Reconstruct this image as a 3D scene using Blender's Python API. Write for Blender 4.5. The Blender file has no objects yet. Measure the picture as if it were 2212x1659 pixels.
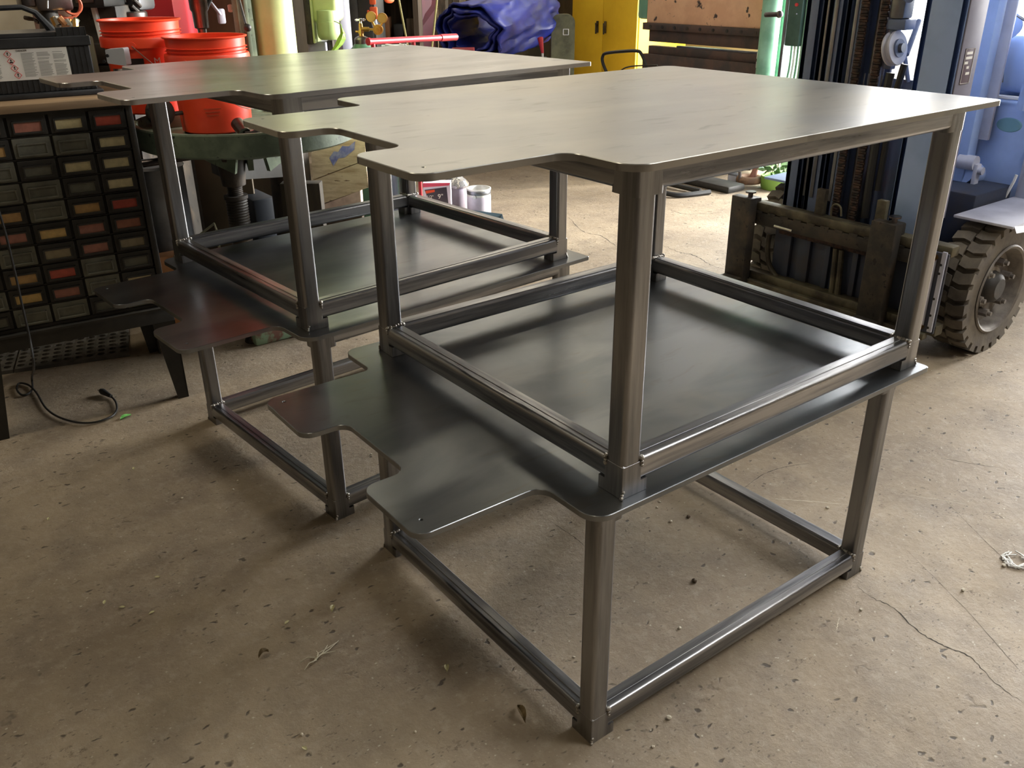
import bpy, bmesh, math, random
from mathutils import Matrix, Vector, noise
random.seed(7)
SC = bpy.context.scene
COL = SC.collection
R = math.radians

# ------------------------------------------------------------------ camera
FPX, IW, IH = 1898.0, 2212, 1659
CAM = Vector((-1.0028, -1.0640, 1.6))
PAN, PIT, ROL = 0.9327, -0.4436, -0.0101
_f = Vector((math.cos(PIT)*math.cos(PAN), math.cos(PIT)*math.sin(PAN), math.sin(PIT)))
_r = Vector((math.sin(PAN), -math.cos(PAN), 0)); _u = _r.cross(_f)
_c, _s = math.cos(ROL), math.sin(ROL)
RT, UP, FW = _c*_r + _s*_u, -_s*_r + _c*_u, _f
cam = bpy.data.cameras.new('camera')
cam.sensor_width = 36; cam.lens = FPX/IW*36; cam.clip_start = .05; cam.clip_end = 200
co = bpy.data.objects.new('camera', cam); COL.objects.link(co)
co.matrix_world = Matrix(((RT.x, UP.x, -FW.x, CAM.x), (RT.y, UP.y, -FW.y, CAM.y), (RT.z, UP.z, -FW.z, CAM.z), (0, 0, 0, 1)))
SC.camera = co
SC.cycles.max_bounces = 7; SC.cycles.diffuse_bounces = 3; SC.cycles.glossy_bounces = 4; SC.cycles.transmission_bounces = 2; SC.cycles.use_adaptive_sampling = True; SC.cycles.adaptive_threshold = .02

# ------------------------------------------------------------------ view, world, daylight
vs = SC.view_settings
vs.view_transform = 'Standard'; vs.look = 'None'; vs.exposure = 0.0; vs.gamma = 1.0; vs.use_curve_mapping = False
W = bpy.data.worlds.new('sky'); SC.world = W; W.use_nodes = True
bg = W.node_tree.nodes['Background']; bg.inputs[0].default_value = (.86, .93, 1.0, 1); bg.inputs[1].default_value = 5.0
def area(name, loc, target, sx, sy, power, color, spread=180):
    l = bpy.data.lights.new(name, 'AREA'); l.shape = 'RECTANGLE'; l.size = sx; l.size_y = sy
    l.energy = power; l.color = color; l.spread = R(spread)
    o = bpy.data.objects.new(name, l); COL.objects.link(o); o.location = loc
    o.rotation_euler = (Vector(target)-Vector(loc)).to_track_quat('-Z', 'Y').to_euler()
    return o
DOOR_X, DOOR_Y0, DOOR_Y1, DOOR_H = 7.2, -.4, 4.6, 4.1
area('daylight_through_door', (DOOR_X+.15, (DOOR_Y0+DOOR_Y1)/2, DOOR_H/2+.1), (0, (DOOR_Y0+DOOR_Y1)/2, DOOR_H/2-.2), 4.9, 4.0, 1750, (1.0, .98, .94))
sun = bpy.data.lights.new('sun', 'SUN'); sun.energy = 8.0; sun.angle = R(4); sun.color = (1, .96, .86)
so = bpy.data.objects.new('sun', sun); COL.objects.link(so)
so.rotation_euler = Vector((-1, .46, -.22)).to_track_quat('-Z', 'Y').to_euler()
LAMP = [(-1.6, -1.0), (-1.6, 2.2), (1.8, 4.6), (4.6, 5.6)]

# ------------------------------------------------------------------ pixel helpers (back-project a photo pixel to a plane or depth)
def ray(px, py): return FW + (px-IW/2)/FPX*RT + (IH/2-py)/FPX*UP
def G(px, py, z=0.0):
    v = ray(px, py); return CAM + v*((z-CAM.z)/v.z)
def DP(px, py, d): return CAM + ray(px, py)*d
def PX(px, py, x):
    v = ray(px, py); return CAM + v*((x-CAM.x)/v.x)
def PY(px, py, y):
    v = ray(px, py); return CAM + v*((y-CAM.y)/v.y)

# ------------------------------------------------------------------ materials
def lin(c):
    c = c/255.0
    return c/12.92 if c <= .04045 else ((c+.055)/1.055)**2.4
def rgb(r, g, b): return (lin(r), lin(g), lin(b), 1)
def M(name, col, rough=.5, metal=0.0, col2=None, scale=6.0, lo=.4, hi=.6, stretch=(1, 1, 1), bump=0.0, bscale=40.0, rvar=0.0, spots=None, sscale=30, coat=0.0, spec=.5, emit=None, trans=0, alpha=1, shift=False):
    m = bpy.data.materials.new(name); m.use_nodes = True
    nt = m.node_tree; N = nt.nodes; L = nt.links
    b = N['Principled BSDF']
    b.inputs['Roughness'].default_value = rough; b.inputs['Metallic'].default_value = metal
    b.inputs['Base Color'].default_value = col; b.inputs['Specular IOR Level'].default_value = spec
    b.inputs['Coat Weight'].default_value = coat
    if trans: b.inputs['Transmission Weight'].default_value = trans
    if emit:
        b.inputs['Emission Color'].default_value = col; b.inputs['Emission Strength'].default_value = emit
    tc = N.new('ShaderNodeTexCoord'); mp = N.new('ShaderNodeMapping'); mp.inputs['Scale'].default_value = stretch
    L.new(tc.outputs['Object'], mp.inputs[0])
    if shift:
        oi = N.new('ShaderNodeObjectInfo'); vm = N.new('ShaderNodeVectorMath'); vm.operation = 'SCALE'
        cb = N.new('ShaderNodeCombineXYZ'); cb.inputs[0].default_value = 1; cb.inputs[1].default_value = 1
        L.new(cb.outputs[0], vm.inputs[0]); mu = N.new('ShaderNodeMath'); mu.operation = 'MULTIPLY'; mu.inputs[1].default_value = 40
        L.new(oi.outputs['Random'], mu.inputs[0]); L.new(mu.outputs[0], vm.inputs['Scale']); L.new(vm.outputs[0], mp.inputs['Location'])
    def ns(sc, det=6, dist=0.0):
        n = N.new('ShaderNodeTexNoise'); n.inputs['Scale'].default_value = sc; n.inputs['Detail'].default_value = det
        n.inputs['Distortion'].default_value = dist; n.inputs['Roughness'].default_value = .6
        L.new(mp.outputs[0], n.inputs['Vector']); return n
    def ramp(src, a, bb):
        r = N.new('ShaderNodeMapRange'); r.inputs[1].default_value = a; r.inputs[2].default_value = bb
        L.new(src, r.inputs[0]); return r.outputs[0]
    cur = None
    if col2:
        mx = N.new('ShaderNodeMixRGB'); mx.inputs[1].default_value = col; mx.inputs[2].default_value = col2
        L.new(ramp(ns(scale).outputs['Fac'], lo, hi), mx.inputs[0]); cur = mx.outputs[0]
    if spots:
        mx = N.new('ShaderNodeMixRGB'); mx.inputs[2].default_value = spots
        if cur: L.new(cur, mx.inputs[1])
        else: mx.inputs[1].default_value = col
        L.new(ramp(ns(sscale, 4).outputs['Fac'], .62, .66), mx.inputs[0]); cur = mx.outputs[0]
    if cur: L.new(cur, b.inputs['Base Color'])
    if rvar:
        mr = N.new('ShaderNodeMapRange'); mr.inputs[1].default_value = .3; mr.inputs[2].default_value = .7
        mr.inputs[3].default_value = rough-rvar; mr.inputs[4].default_value = rough+rvar
        L.new(ns(scale*1.7, 5).outputs['Fac'], mr.inputs[0]); L.new(mr.outputs[0], b.inputs['Roughness'])
    if bump:
        bp = N.new('ShaderNodeBump'); bp.inputs['Strength'].default_value = bump; bp.inputs['Distance'].default_value = .004
        L.new(ns(bscale, 5).outputs['Fac'], bp.inputs['Height']); L.new(bp.outputs[0], b.inputs['Normal'])
    return m

def floor_material():
    m = bpy.data.materials.new('concrete_floor'); m.use_nodes = True
    nt = m.node_tree; N = nt.nodes; L = nt.links; b = N['Principled BSDF']
    tc = N.new('ShaderNodeTexCoord')
    def ns(sc, det=8, rough=.6, dist=0):
        n = N.new('ShaderNodeTexNoise'); n.inputs['Scale'].default_value = sc; n.inputs['Detail'].default_value = det
        n.inputs['Roughness'].default_value = rough; n.inputs['Distortion'].default_value = dist
        L.new(tc.outputs['Object'], n.inputs['Vector']); return n.outputs['Fac']
    def rg(src, a, bb, c=0., d=1.):
        r = N.new('ShaderNodeMapRange'); r.inputs[1].default_value = a; r.inputs[2].default_value = bb
        r.inputs[3].default_value = c; r.inputs[4].default_value = d; L.new(src, r.inputs[0]); return r.outputs[0]
    def mix(f, a, c, mode='MIX'):
        mx = N.new('ShaderNodeMixRGB'); mx.blend_type = mode
        for i, v in ((0, f), (1, a), (2, c)):
            if hasattr(v, 'type') or hasattr(v, 'links'): L.new(v, mx.inputs[i])
            else: mx.inputs[i].default_value = v
        return mx.outputs[0]
    def mul(a, c):
        x = N.new('ShaderNodeMath'); x.operation = 'MULTIPLY'; L.new(a, x.inputs[0])
        if isinstance(c, float): x.inputs[1].default_value = c
        else: L.new(c, x.inputs[1])
        return x.outputs[0]
    c = mix(rg(ns(1.3, 8, .62), .38, .62), (.235, .182, .125, 1), (.36, .288, .200, 1))
    c = mix(rg(ns(5.5, 6), .45, .7, 0, .55), c, (.155, .122, .092, 1))
    c = mix(rg(ns(28, 8, .7), .5, .72, 0, .5), c, (.42, .36, .28, 1))
    # dark pits and pale aggregate flecks in several sizes, drawn out along the trowel direction
    w1 = N.new('ShaderNodeTexNoise'); w1.inputs['Scale'].default_value = 24; w1.inputs['Detail'].default_value = 2; L.new(tc.outputs['Object'], w1.inputs['Vector'])
    def dots(scale, r0, r1, mlo, mhi, msc, rot=.5, st=1.9, thr=0.0):
        a1 = N.new('ShaderNodeVectorMath'); a1.operation = 'MULTIPLY_ADD'; a1.inputs[1].default_value = (.9/scale, .9/scale, 0)
        L.new(w1.outputs['Color'], a1.inputs[0]); L.new(tc.outputs['Object'], a1.inputs[2])
        mp = N.new('ShaderNodeMapping'); mp.inputs['Scale'].default_value = (1, st, 1); mp.inputs['Rotation'].default_value = (0, 0, rot); L.new(a1.outputs[0], mp.inputs[0])
        v = N.new('ShaderNodeTexVoronoi'); v.inputs['Scale'].default_value = scale; L.new(mp.outputs[0], v.inputs['Vector'])
        sc_ = N.new('ShaderNodeSeparateColor'); L.new(v.outputs['Color'], sc_.inputs[0])
        d = mul(rg(v.outputs['Distance'], r0, r1), rg(ns(msc, 2), mlo, mhi))
        return mul(d, rg(sc_.outputs[0], thr, thr+.05)) if thr else d
    pit = dots(19, .20, .10, .42, .50, 3.1, thr=.35)
    pit2 = dots(46, .24, .12, .45, .52, 5.3, thr=.45)
    pit3 = dots(7, .16, .04, .50, .56, 1.9, rot=.2, thr=.55)
    big = mul(rg(ns(9, 8, .75), .60, .66), rg(ns(2.4, 3), .56, .62))
    c = mix(mul(big, .75), c, (.085, .055, .032, 1))
    c = mix(mul(pit3, .6), c, (.075, .055, .04, 1))
    c = mix(mul(pit2, .6), c, (.07, .052, .04, 1))
    c = mix(mul(pit, .85), c, (.04, .029, .02, 1))
    grit = dots(38, .15, .06, .40, .48, 7.7, st=1.4, thr=.62)
    c = mix(mul(grit, .75), c, (.58, .52, .41, 1))
    grit2 = dots(70, .20, .10, .44, .52, 4.7, st=1.5, thr=.5)
    c = mix(mul(grit2, .45), c, (.50, .42, .31, 1))
    L.new(c, b.inputs['Base Color'])
    L.new(rg(ns(2.2, 6), .3, .7, .52, .74), b.inputs['Roughness'])
    b.inputs['Specular IOR Level'].default_value = .45
    bp = N.new('ShaderNodeBump'); bp.inputs['Strength'].default_value = .34; bp.inputs['Distance'].default_value = .006
    h = N.new('ShaderNodeMath'); h.operation = 'SUBTRACT'; L.new(rg(ns(40, 8, .7), .3, .7), h.inputs[0])
    hp2 = N.new('ShaderNodeMath'); hp2.operation = 'MAXIMUM'; L.new(pit, hp2.inputs[0]); L.new(big, hp2.inputs[1])
    hp3 = N.new('ShaderNodeMath'); hp3.operation = 'MAXIMUM'; L.new(hp2.outputs[0], hp3.inputs[0]); L.new(pit3, hp3.inputs[1])
    h2 = N.new('ShaderNodeMath'); h2.operation = 'ADD'; L.new(hp3.outputs[0], h2.inputs[0]); h2.inputs[1].default_value = 0
    L.new(h2.outputs[0], h.inputs[1]); L.new(h.outputs[0], bp.inputs['Height']); L.new(bp.outputs[0], b.inputs['Normal'])
    return m

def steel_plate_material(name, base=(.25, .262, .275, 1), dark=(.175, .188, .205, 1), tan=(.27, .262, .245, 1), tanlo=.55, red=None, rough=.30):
    m = bpy.data.materials.new(name); m.use_nodes = True
    nt = m.node_tree; N = nt.nodes; L = nt.links; b = N['Principled BSDF']; b.inputs['Metallic'].default_value = 1
    tc = N.new('ShaderNodeTexCoord'); oi = N.new('ShaderNodeObjectInfo')
    vm = N.new('ShaderNodeVectorMath'); vm.operation = 'SCALE'; cb = N.new('ShaderNodeCombineXYZ'); cb.inputs[0].default_value = 17; cb.inputs[1].default_value = 23
    L.new(cb.outputs[0], vm.inputs[0]); L.new(oi.outputs['Random'], vm.inputs['Scale'])
    ad = N.new('ShaderNodeVectorMath'); L.new(tc.outputs['Object'], ad.inputs[0]); L.new(vm.outputs[0], ad.inputs[1])
    def ns(sc, det=6, st=(1, 1, 1)):
        mp = N.new('ShaderNodeMapping'); mp.inputs['Scale'].default_value = st; L.new(ad.outputs[0], mp.inputs[0])
        n = N.new('ShaderNodeTexNoise'); n.inputs['Scale'].default_value = sc; n.inputs['Detail'].default_value = det; n.inputs['Distortion'].default_value = .6
        L.new(mp.outputs[0], n.inputs['Vector']); return n.outputs['Fac']
    def rg(src, a, bb, c=0., d=1.):
        r = N.new('ShaderNodeMapRange'); r.inputs[1].default_value = a; r.inputs[2].default_value = bb
        r.inputs[3].default_value = c; r.inputs[4].default_value = d; L.new(src, r.inputs[0]); return r.outputs[0]
    def mix(f, a, c):
        mx = N.new('ShaderNodeMixRGB')
        for i, v in ((0, f), (1, a), (2, c)):
            if isinstance(v, (tuple, float, int)): mx.inputs[i].default_value = v
            else: L.new(v, mx.inputs[i])
        return mx.outputs[0]
    c = mix(rg(ns(2.4, 7, (1, 2.2, 1)), .42, .62), base, dark)
    c = mix(rg(ns(1.6, 5), tanlo, tanlo+.16, 0, .8), c, tan)
    c = mix(rg(ns(9, 4, (1, 3, 1)), .60, .72, 0, .55), c, (.20, .19, .18, 1))
    if red:
        gd = N.new('ShaderNodeVectorMath'); gd.operation = 'DISTANCE'; L.new(tc.outputs['Object'], gd.inputs[0]); gd.inputs[1].default_value = red
        nn = N.new('ShaderNodeMath'); nn.operation = 'MULTIPLY_ADD'; nn.inputs[1].default_value = .16; L.new(ns(7, 5), nn.inputs[0]); L.new(gd.outputs['Value'], nn.inputs[2])
        c = mix(rg(nn.outputs[0], .20, .12, 0, .45), c, (.20, .05, .055, 1))
    L.new(c, b.inputs['Base Color'])
    L.new(rg(ns(4, 6, (1, 2.5, 1)), .3, .7, rough-.02, rough+.03), b.inputs['Roughness'])
    bp = N.new('ShaderNodeBump'); bp.inputs['Strength'].default_value = .04; bp.inputs['Distance'].default_value = .001
    L.new(ns(60, 3, (1, 3, 1)), bp.inputs['Height']); L.new(bp.outputs[0], b.inputs['Normal'])
    return m

MF = floor_material()
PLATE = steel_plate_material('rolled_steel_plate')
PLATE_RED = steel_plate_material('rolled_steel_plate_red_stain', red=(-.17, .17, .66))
PLATE_UP = steel_plate_material('rolled_steel_plate_bright_reflection', base=(.44, .43, .435, 1), dark=(.34, .335, .34, 1), tan=(.46, .43, .40, 1), rough=.32)  # lighter copy of the plate; missing bright reflection put into the base colour
PLATE_TAN = steel_plate_material('rolled_steel_plate_tan_reflection', base=(.39, .385, .365, 1), dark=(.34, .34, .335, 1), tan=(.41, .385, .335, 1), tanlo=.45, rough=.34)  # tan copy of the plate; the bright wall's reflection put into the colour
TUBE = M('mill_scale_tube', (.40, .385, .365, 1), .36, 1.0, (.20, .20, .21, 1), 9, .42, .62, (1, 1, 1), .15, 60, .09, shift=True)
TUBEV = M('mill_scale_tube_upright', (.36, .36, .365, 1), .36, 1.0, (.18, .18, .19, 1), 22, .42, .60, (1, 1, .06), .12, 60, .08, shift=True)
TUBEX = M('mill_scale_tube_long', (.43, .43, .44, 1), .34, 1.0, (.19, .195, .215, 1), 30, .42, .60, (.05, 1, 1), .12, 60, .08, shift=True)
TUBEY = M('mill_scale_tube_cross', (.43, .43, .44, 1), .34, 1.0, (.19, .195, .215, 1), 30, .42, .60, (1, .05, 1), .12, 60, .08, shift=True)
WELD = M('weld_metal', (.62, .60, .56, 1), .3, 1.0, (.2, .18, .16, 1), 120, .4, .6, bump=.9, bscale=220)
BLACKM = M('black_steel', rgb(42, 41, 38), .6, .05, rgb(58, 55, 50), 8, .45, .7, bump=.15)
DARKM = M('dark_oily_steel', rgb(46, 43, 40), .6, .12, rgb(82, 70, 56), 7, .45, .7, bump=.25, spots=rgb(28, 26, 25))
GREYPL = M('grey_cast_drawer', rgb(112, 112, 100), .6, .0, rgb(92, 92, 82), 14, bump=.1)
BLKPL = M('black_plastic', rgb(30, 32, 35), .42, 0, rgb(42, 44, 47), 18, bump=.05)
FORKB = M('forklift_blue_glare', rgb(164, 188, 234), .5, .0, rgb(146, 170, 216), 2.5, bump=.1)  # pale blue base includes the lens glare over the navy forklift
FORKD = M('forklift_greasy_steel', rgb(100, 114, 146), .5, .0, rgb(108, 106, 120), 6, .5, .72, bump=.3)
FORKG = M('forklift_grey_paint', rgb(196, 198, 212), .5, 0, rgb(168, 170, 186), 3)
RUST = M('rusty_chain', rgb(88, 66, 56), .7, .4, rgb(46, 42, 44), 40, bump=.5)
OLIVE = M('greasy_carriage_bar', rgb(98, 92, 74), .5, .35, rgb(60, 54, 46), 9, bump=.35)
RUBBER = M('dusty_tyre_rubber', rgb(112, 104, 92), .8, 0, rgb(84, 78, 72), 7, bump=.4)
RIM = M('dusty_wheel_rim', rgb(132, 126, 118), .6, .3, rgb(98, 92, 88), 9, bump=.25)
YEL = M('yellow_cabinet_paint', rgb(254, 208, 50), .45, 0, rgb(246, 198, 46), 3)
PEEL = M('peach_peeling_paint', rgb(242, 196, 156), .6, 0, rgb(230, 180, 142), 5, spots=rgb(74, 62, 58), sscale=9)
BRKD = M('press_dark_steel', rgb(74, 66, 62), .6, .3, rgb(98, 78, 68), 6, bump=.3)
MINT = M('mint_green_paint', rgb(150, 200, 172), .5, 0, rgb(120, 170, 142), 4)
DGREEN = M('dark_green_paint', rgb(64, 92, 78), .55, 0, rgb(50, 76, 66), 4)
PALEG = M('pale_green_enamel', rgb(204, 216, 150), .45, 0, rgb(184, 198, 134), 3, coat=0)
PALEG2 = M('sage_green_enamel', rgb(180, 200, 140), .4, 0, rgb(160, 182, 124), 3)
MOSS = M('chipped_green_paint', rgb(120, 134, 112), .6, 0, rgb(92, 106, 88), 9, spots=rgb(48, 54, 48), sscale=22, bump=.3)
ORANGE = M('orange_bucket_plastic', rgb(246, 78, 42), .38, 0, rgb(236, 64, 36), 5)
WIRE = M('galvanised_wire', rgb(190, 186, 180), .3, 1)
WHITEP = M('white_print', rgb(235, 235, 232), .6)
BLKPRINT = M('black_print', rgb(35, 20, 20), .6)
GREYPRINT = M('grey_print', rgb(150, 150, 146), .7)
REDPRINT = M('red_print', rgb(205, 60, 60), .6)
LABELW = M('glossy_label_white', rgb(226, 226, 220), .4, 0, rgb(214, 212, 208), 6)
WOODT = M('weathered_board', rgb(158, 130, 96), .65, 0, rgb(112, 92, 70), 5, .4, .6, (.12, 1, 1), .2)
WOODP = M('pale_sawn_timber', rgb(226, 206, 172), .7, 0, rgb(186, 158, 122), 9, .42, .7, (1, 1, 6), .25, spots=rgb(120, 92, 66), sscale=12)
WOODD = M('dark_old_timber', rgb(92, 76, 58), .8, 0, rgb(60, 50, 40), 6, .4, .6, (4, 4, .3), .25)
PLY = M('brown_plywood', rgb(92, 82, 66), .8, 0, rgb(76, 68, 56), 2)
BLUET = M('blue_tarpaulin', rgb(34, 48, 146), .45, 0, rgb(26, 36, 108), 6, .42, .62, bump=.5, bscale=14)
REDT = M('red_pipe_paint', rgb(192, 46, 58), .4, 0, rgb(150, 40, 50), 7, spots=rgb(84, 60, 54), sscale=16)
CRIM = M('crimson_cabinet', rgb(196, 44, 54), .5)
MAROON = M('maroon_sheet', rgb(96, 34, 44), .6, 0, rgb(78, 30, 40), 3)
BRASS = M('brass', rgb(205, 160, 88), .3, 1, rgb(170, 130, 74), 20)
CHROME = M('bright_chrome', rgb(225, 225, 228), .18, 1)
GUNM = M('machined_steel', rgb(120, 112, 110), .35, 1, rgb(86, 80, 80), 9)
GALV = M('galvanised_sheet', rgb(128, 130, 134), .4, .8, rgb(100, 102, 108), 4)
LAV = M('lavender_grey_paint', rgb(150, 150, 168), .5, 0, rgb(138, 138, 156), 5)
BOTTLE = M('oxygen_green', rgb(84, 124, 100), .4, 0, rgb(70, 106, 88), 6)
LEAFM = M('leaf_green', rgb(120, 160, 52), .5, 0, rgb(150, 186, 76), 20)
OLT = M('mottled_olive_paint', rgb(128, 128, 96), .5, 0, rgb(88, 88, 66), 5, .4, .6)
CARD = M('cardboard', rgb(176, 122, 78), .85, 0, rgb(150, 104, 68), 4)
WALLC = M('wall_cream_paint', rgb(206, 196, 172), .8, 0, rgb(182, 172, 150), 1.2, .35, .65)
WALLD = M('wall_brown_boards', rgb(96, 84, 66), .85, 0, rgb(66, 58, 48), 3, .4, .6, (1, 1, .2))
CEIL = M('ceiling_boards', rgb(62, 58, 52), .85, 0, rgb(50, 46, 42), .8)
BOARDW = M('marbled_white_board', rgb(214, 204, 180), .6, 0, rgb(196, 184, 158), 3, spots=rgb(150, 142, 128), sscale=3)
BRICK = M('red_brown_wall', rgb(136, 100, 80), .8, 0, rgb(112, 82, 66), 5)
HOSEO = M('orange_hose', rgb(206, 104, 72), .5)
CABLE = M('black_cable', rgb(34, 34, 34), .5)
LAMPM = M('fluorescent_tube', (1.0, .90, .68, 1), .5, emit=6)

# ------------------------------------------------------------------ object helpers
RM = {}
def tag(o, label, cat, group=None, kind=None):
    if label: o['label'] = label
    if cat: o['category'] = cat
    if group: o['group'] = group
    if kind: o['kind'] = kind
    return o
def thing(name, label, cat, loc=(0, 0, 0), rotz=0, group=None):
    o = bpy.data.objects.new(name, None); COL.objects.link(o); o.empty_display_size = .1
    o.location = loc; o.rotation_euler = (0, 0, rotz)
    RM[o.name] = Matrix.Translation(loc) @ Matrix.Rotation(rotz, 4, 'Z')
    return tag(o, label, cat, group)
def frame(p0, p1):
    d = Vector(p1)-Vector(p0); q = d.to_track_quat('Z', 'Y'); return Matrix.Translation(p0) @ q.to_matrix().to_4x4(), d.length
class MB:
    """collects shapes; world=True means the coordinates are world ones and are re-expressed in the parent's frame"""
    def __init__(s, world=False): s.bm = bmesh.new(); s.world = world
    def _add(s, vs, fs, mat=None):
        bv = [s.bm.verts.new(mat @ Vector(v) if mat else Vector(v)) for v in vs]
        for f in fs:
            try: s.bm.faces.new([bv[i] for i in f])
            except ValueError: pass
        return bv
    def box(s, x0, x1, y0, y1, z0, z1, bev=0, mat=None, seg=2):
        t = bmesh.new(); bmesh.ops.create_cube(t, size=1)
        for v in t.verts: v.co = Vector(((x0+x1)/2+v.co.x*(x1-x0), (y0+y1)/2+v.co.y*(y1-y0), (z0+z1)/2+v.co.z*(z1-z0)))
        if bev: bmesh.ops.bevel(t, geom=list(t.edges), offset=bev, segments=seg, profile=.5, affect='EDGES')
        if mat: t.transform(mat)
        s.join(t); return s
    def join(s, t):
        me = bpy.data.meshes.new('t'); t.to_mesh(me); t.free(); s.bm.from_mesh(me); bpy.data.meshes.remove(me)
    def cyl(s, p0, p1, r0, r1=None, n=20, cap=True):
        r1 = r0 if r1 is None else r1; m, L = frame(p0, p1); vs = []; fs = []
        for k, (r, z) in enumerate(((r0, 0), (r1, L))):
            for i in range(n): a = 2*math.pi*i/n; vs.append((r*math.cos(a), r*math.sin(a), z))
        for i in range(n): fs.append((i, (i+1) % n, n+(i+1) % n, n+i))
        if cap: fs.append(tuple(range(n-1, -1, -1))); fs.append(tuple(range(n, 2*n)))
        s._add(vs, fs, m); return s
    def lathe(s, prof, c=(0, 0, 0), n=40, mat=None, close=False):
        vs = []; fs = []; k = len(prof)
        for i in range(n):
            a = 2*math.pi*i/n
            for r, z in prof: vs.append((r*math.cos(a), r*math.sin(a), z))
        for i in range(n):
            j = (i+1) % n
            for q in range(k if close else k-1):
                q2 = (q+1) % k
                fs.append((i*k+q, j*k+q, j*k+q2, i*k+q2))
        m = Matrix.Translation(c) @ (mat or Matrix.Identity(4)); s._add(vs, fs, m)
        bmesh.ops.remove_doubles(s.bm, verts=s.bm.verts, dist=1e-5); return s
    def tube(s, pts, r, n=10, smooth=0):
        pts = [Vector(p) for p in pts]
        if smooth: pts = catmull(pts, smooth)
        rs = r if isinstance(r, (list, tuple)) else [r]*len(pts)
        up = Vector((0, 0, 1)); rings = []; prev = None
        for i, p in enumerate(pts):
            d = (pts[min(i+1, len(pts)-1)]-pts[max(i-1, 0)]).normalized()
            if prev is None: a = d.orthogonal().normalized()
            else: a = (prev-d*prev.dot(d)); a = a.normalized() if a.length > 1e-6 else d.orthogonal().normalized()
            prev = a; bq = d.cross(a)
            rings.append([s.bm.verts.new(p+rs[i]*(math.cos(2*math.pi*k/n)*a+math.sin(2*math.pi*k/n)*bq)) for k in range(n)])
        for A, B in zip(rings, rings[1:]):
            for k in range(n): s.bm.faces.new((A[k], A[(k+1) % n], B[(k+1) % n], B[k]))
        s.bm.faces.new(rings[0][::-1]); s.bm.faces.new(rings[-1]); return s
    def prism(s, poly, z0, z1, mat=None, holes=(), bev=0):
        t = bmesh.new(); es = []
        for lp in [poly]+list(holes):
            v = [t.verts.new((p[0], p[1], z1)) for p in lp]
            es += [t.edges.new((v[i], v[(i+1) % len(v)])) for i in range(len(v))]
        bmesh.ops.triangle_fill(t, edges=es, use_beauty=True)
        g = bmesh.ops.extrude_face_region(t, geom=list(t.faces))
        for v in [e for e in g['geom'] if isinstance(e, bmesh.types.BMVert)]: v.co.z = z0
        bmesh.ops.recalc_face_normals(t, faces=t.faces)
        if bev:
            top = [e for e in t.edges if all(abs(v.co.z-z1) < 1e-6 for v in e.verts) and len(e.link_faces) == 2 and abs(e.link_faces[0].normal.z-e.link_faces[1].normal.z) > .5]
            bmesh.ops.bevel(t, geom=top, offset=bev, segments=1, affect='EDGES')
        if mat: t.transform(mat)
        s.join(t); return s
    def ball(s, c, r, sc=(1, 1, 1), n=16):
        t = bmesh.new(); bmesh.ops.create_uvsphere(t, u_segments=n, v_segments=max(6, n//2), radius=r)
        for v in t.verts: v.co = Vector((v.co.x*sc[0], v.co.y*sc[1], v.co.z*sc[2]))+Vector(c)
        s.join(t); return s
    def torus(s, c, R0, r, axis='Z', n=32, k=10, a0=0, a1=2*math.pi):
        pts = []
        for i in range(n+1):
            a = a0+(a1-a0)*i/n; x, y = R0*math.cos(a), R0*math.sin(a)
            pts.append(Vector(c)+Vector({'Z': (x, y, 0), 'Y': (x, 0, y), 'X': (0, x, y)}[axis]))
        return s.tube(pts, r, k)
    def quad(s, a, b, c, d, th=.003):
        a, b, c, d = map(Vector, (a, b, c, d)); nrm = (b-a).cross(d-a).normalized()*th
        s._add([a, b, c, d, a+nrm, b+nrm, c+nrm, d+nrm], [(3, 2, 1, 0), (4, 5, 6, 7), (0, 1, 5, 4), (1, 2, 6, 5), (2, 3, 7, 6), (3, 0, 4, 7)]); return s
    def build(s, name, mat, parent=None, label=None, smooth=True, ang=35, kind=None, jit=0, jscale=8):
        bm = s.bm
        bmesh.ops.recalc_face_normals(bm, faces=bm.faces)
        if jit:
            for v in bm.verts: v.co += jit*noise.noise_vector(v.co*jscale)
        if s.world and parent is not None: bm.transform(RM[parent.name].inverted())
        me = bpy.data.meshes.new(name); bm.to_mesh(me); bm.free()
        if smooth:
            for p in me.polygons: p.use_smooth = True
            me.set_sharp_from_angle(angle=R(ang))
        me.materials.append(mat)
        o = bpy.data.objects.new(name, me); COL.objects.link(o)
        if parent is not None: o.parent = parent; RM[o.name] = RM[parent.name]
        if label: o['label'] = label
        if kind: o['kind'] = kind
        return o
def solo(mb, name, mat, label, cat, loc, group=None, **k):
    """a thing that is one mesh, with its origin at its base; mb holds world coordinates"""
    mb.bm.transform(Matrix.Translation(-Vector(loc)))
    o = mb.build(name, mat, None, **k); o.location = loc; RM[o.name] = Matrix.Translation(loc)
    return tag(o, label, cat, group)
def catmull(p, n):
    out = []
    q = [p[0]]+list(p)+[p[-1]]
    for i in range(1, len(q)-2):
        for k in range(n):
            t = k/n; a, b, c, d = q[i-1], q[i], q[i+1], q[i+2]
            out.append(.5*((2*b)+(-a+c)*t+(2*a-5*b+4*c-d)*t*t+(-a+3*b-3*c+d)*t**3))
    out.append(p[-1]); return out
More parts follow.
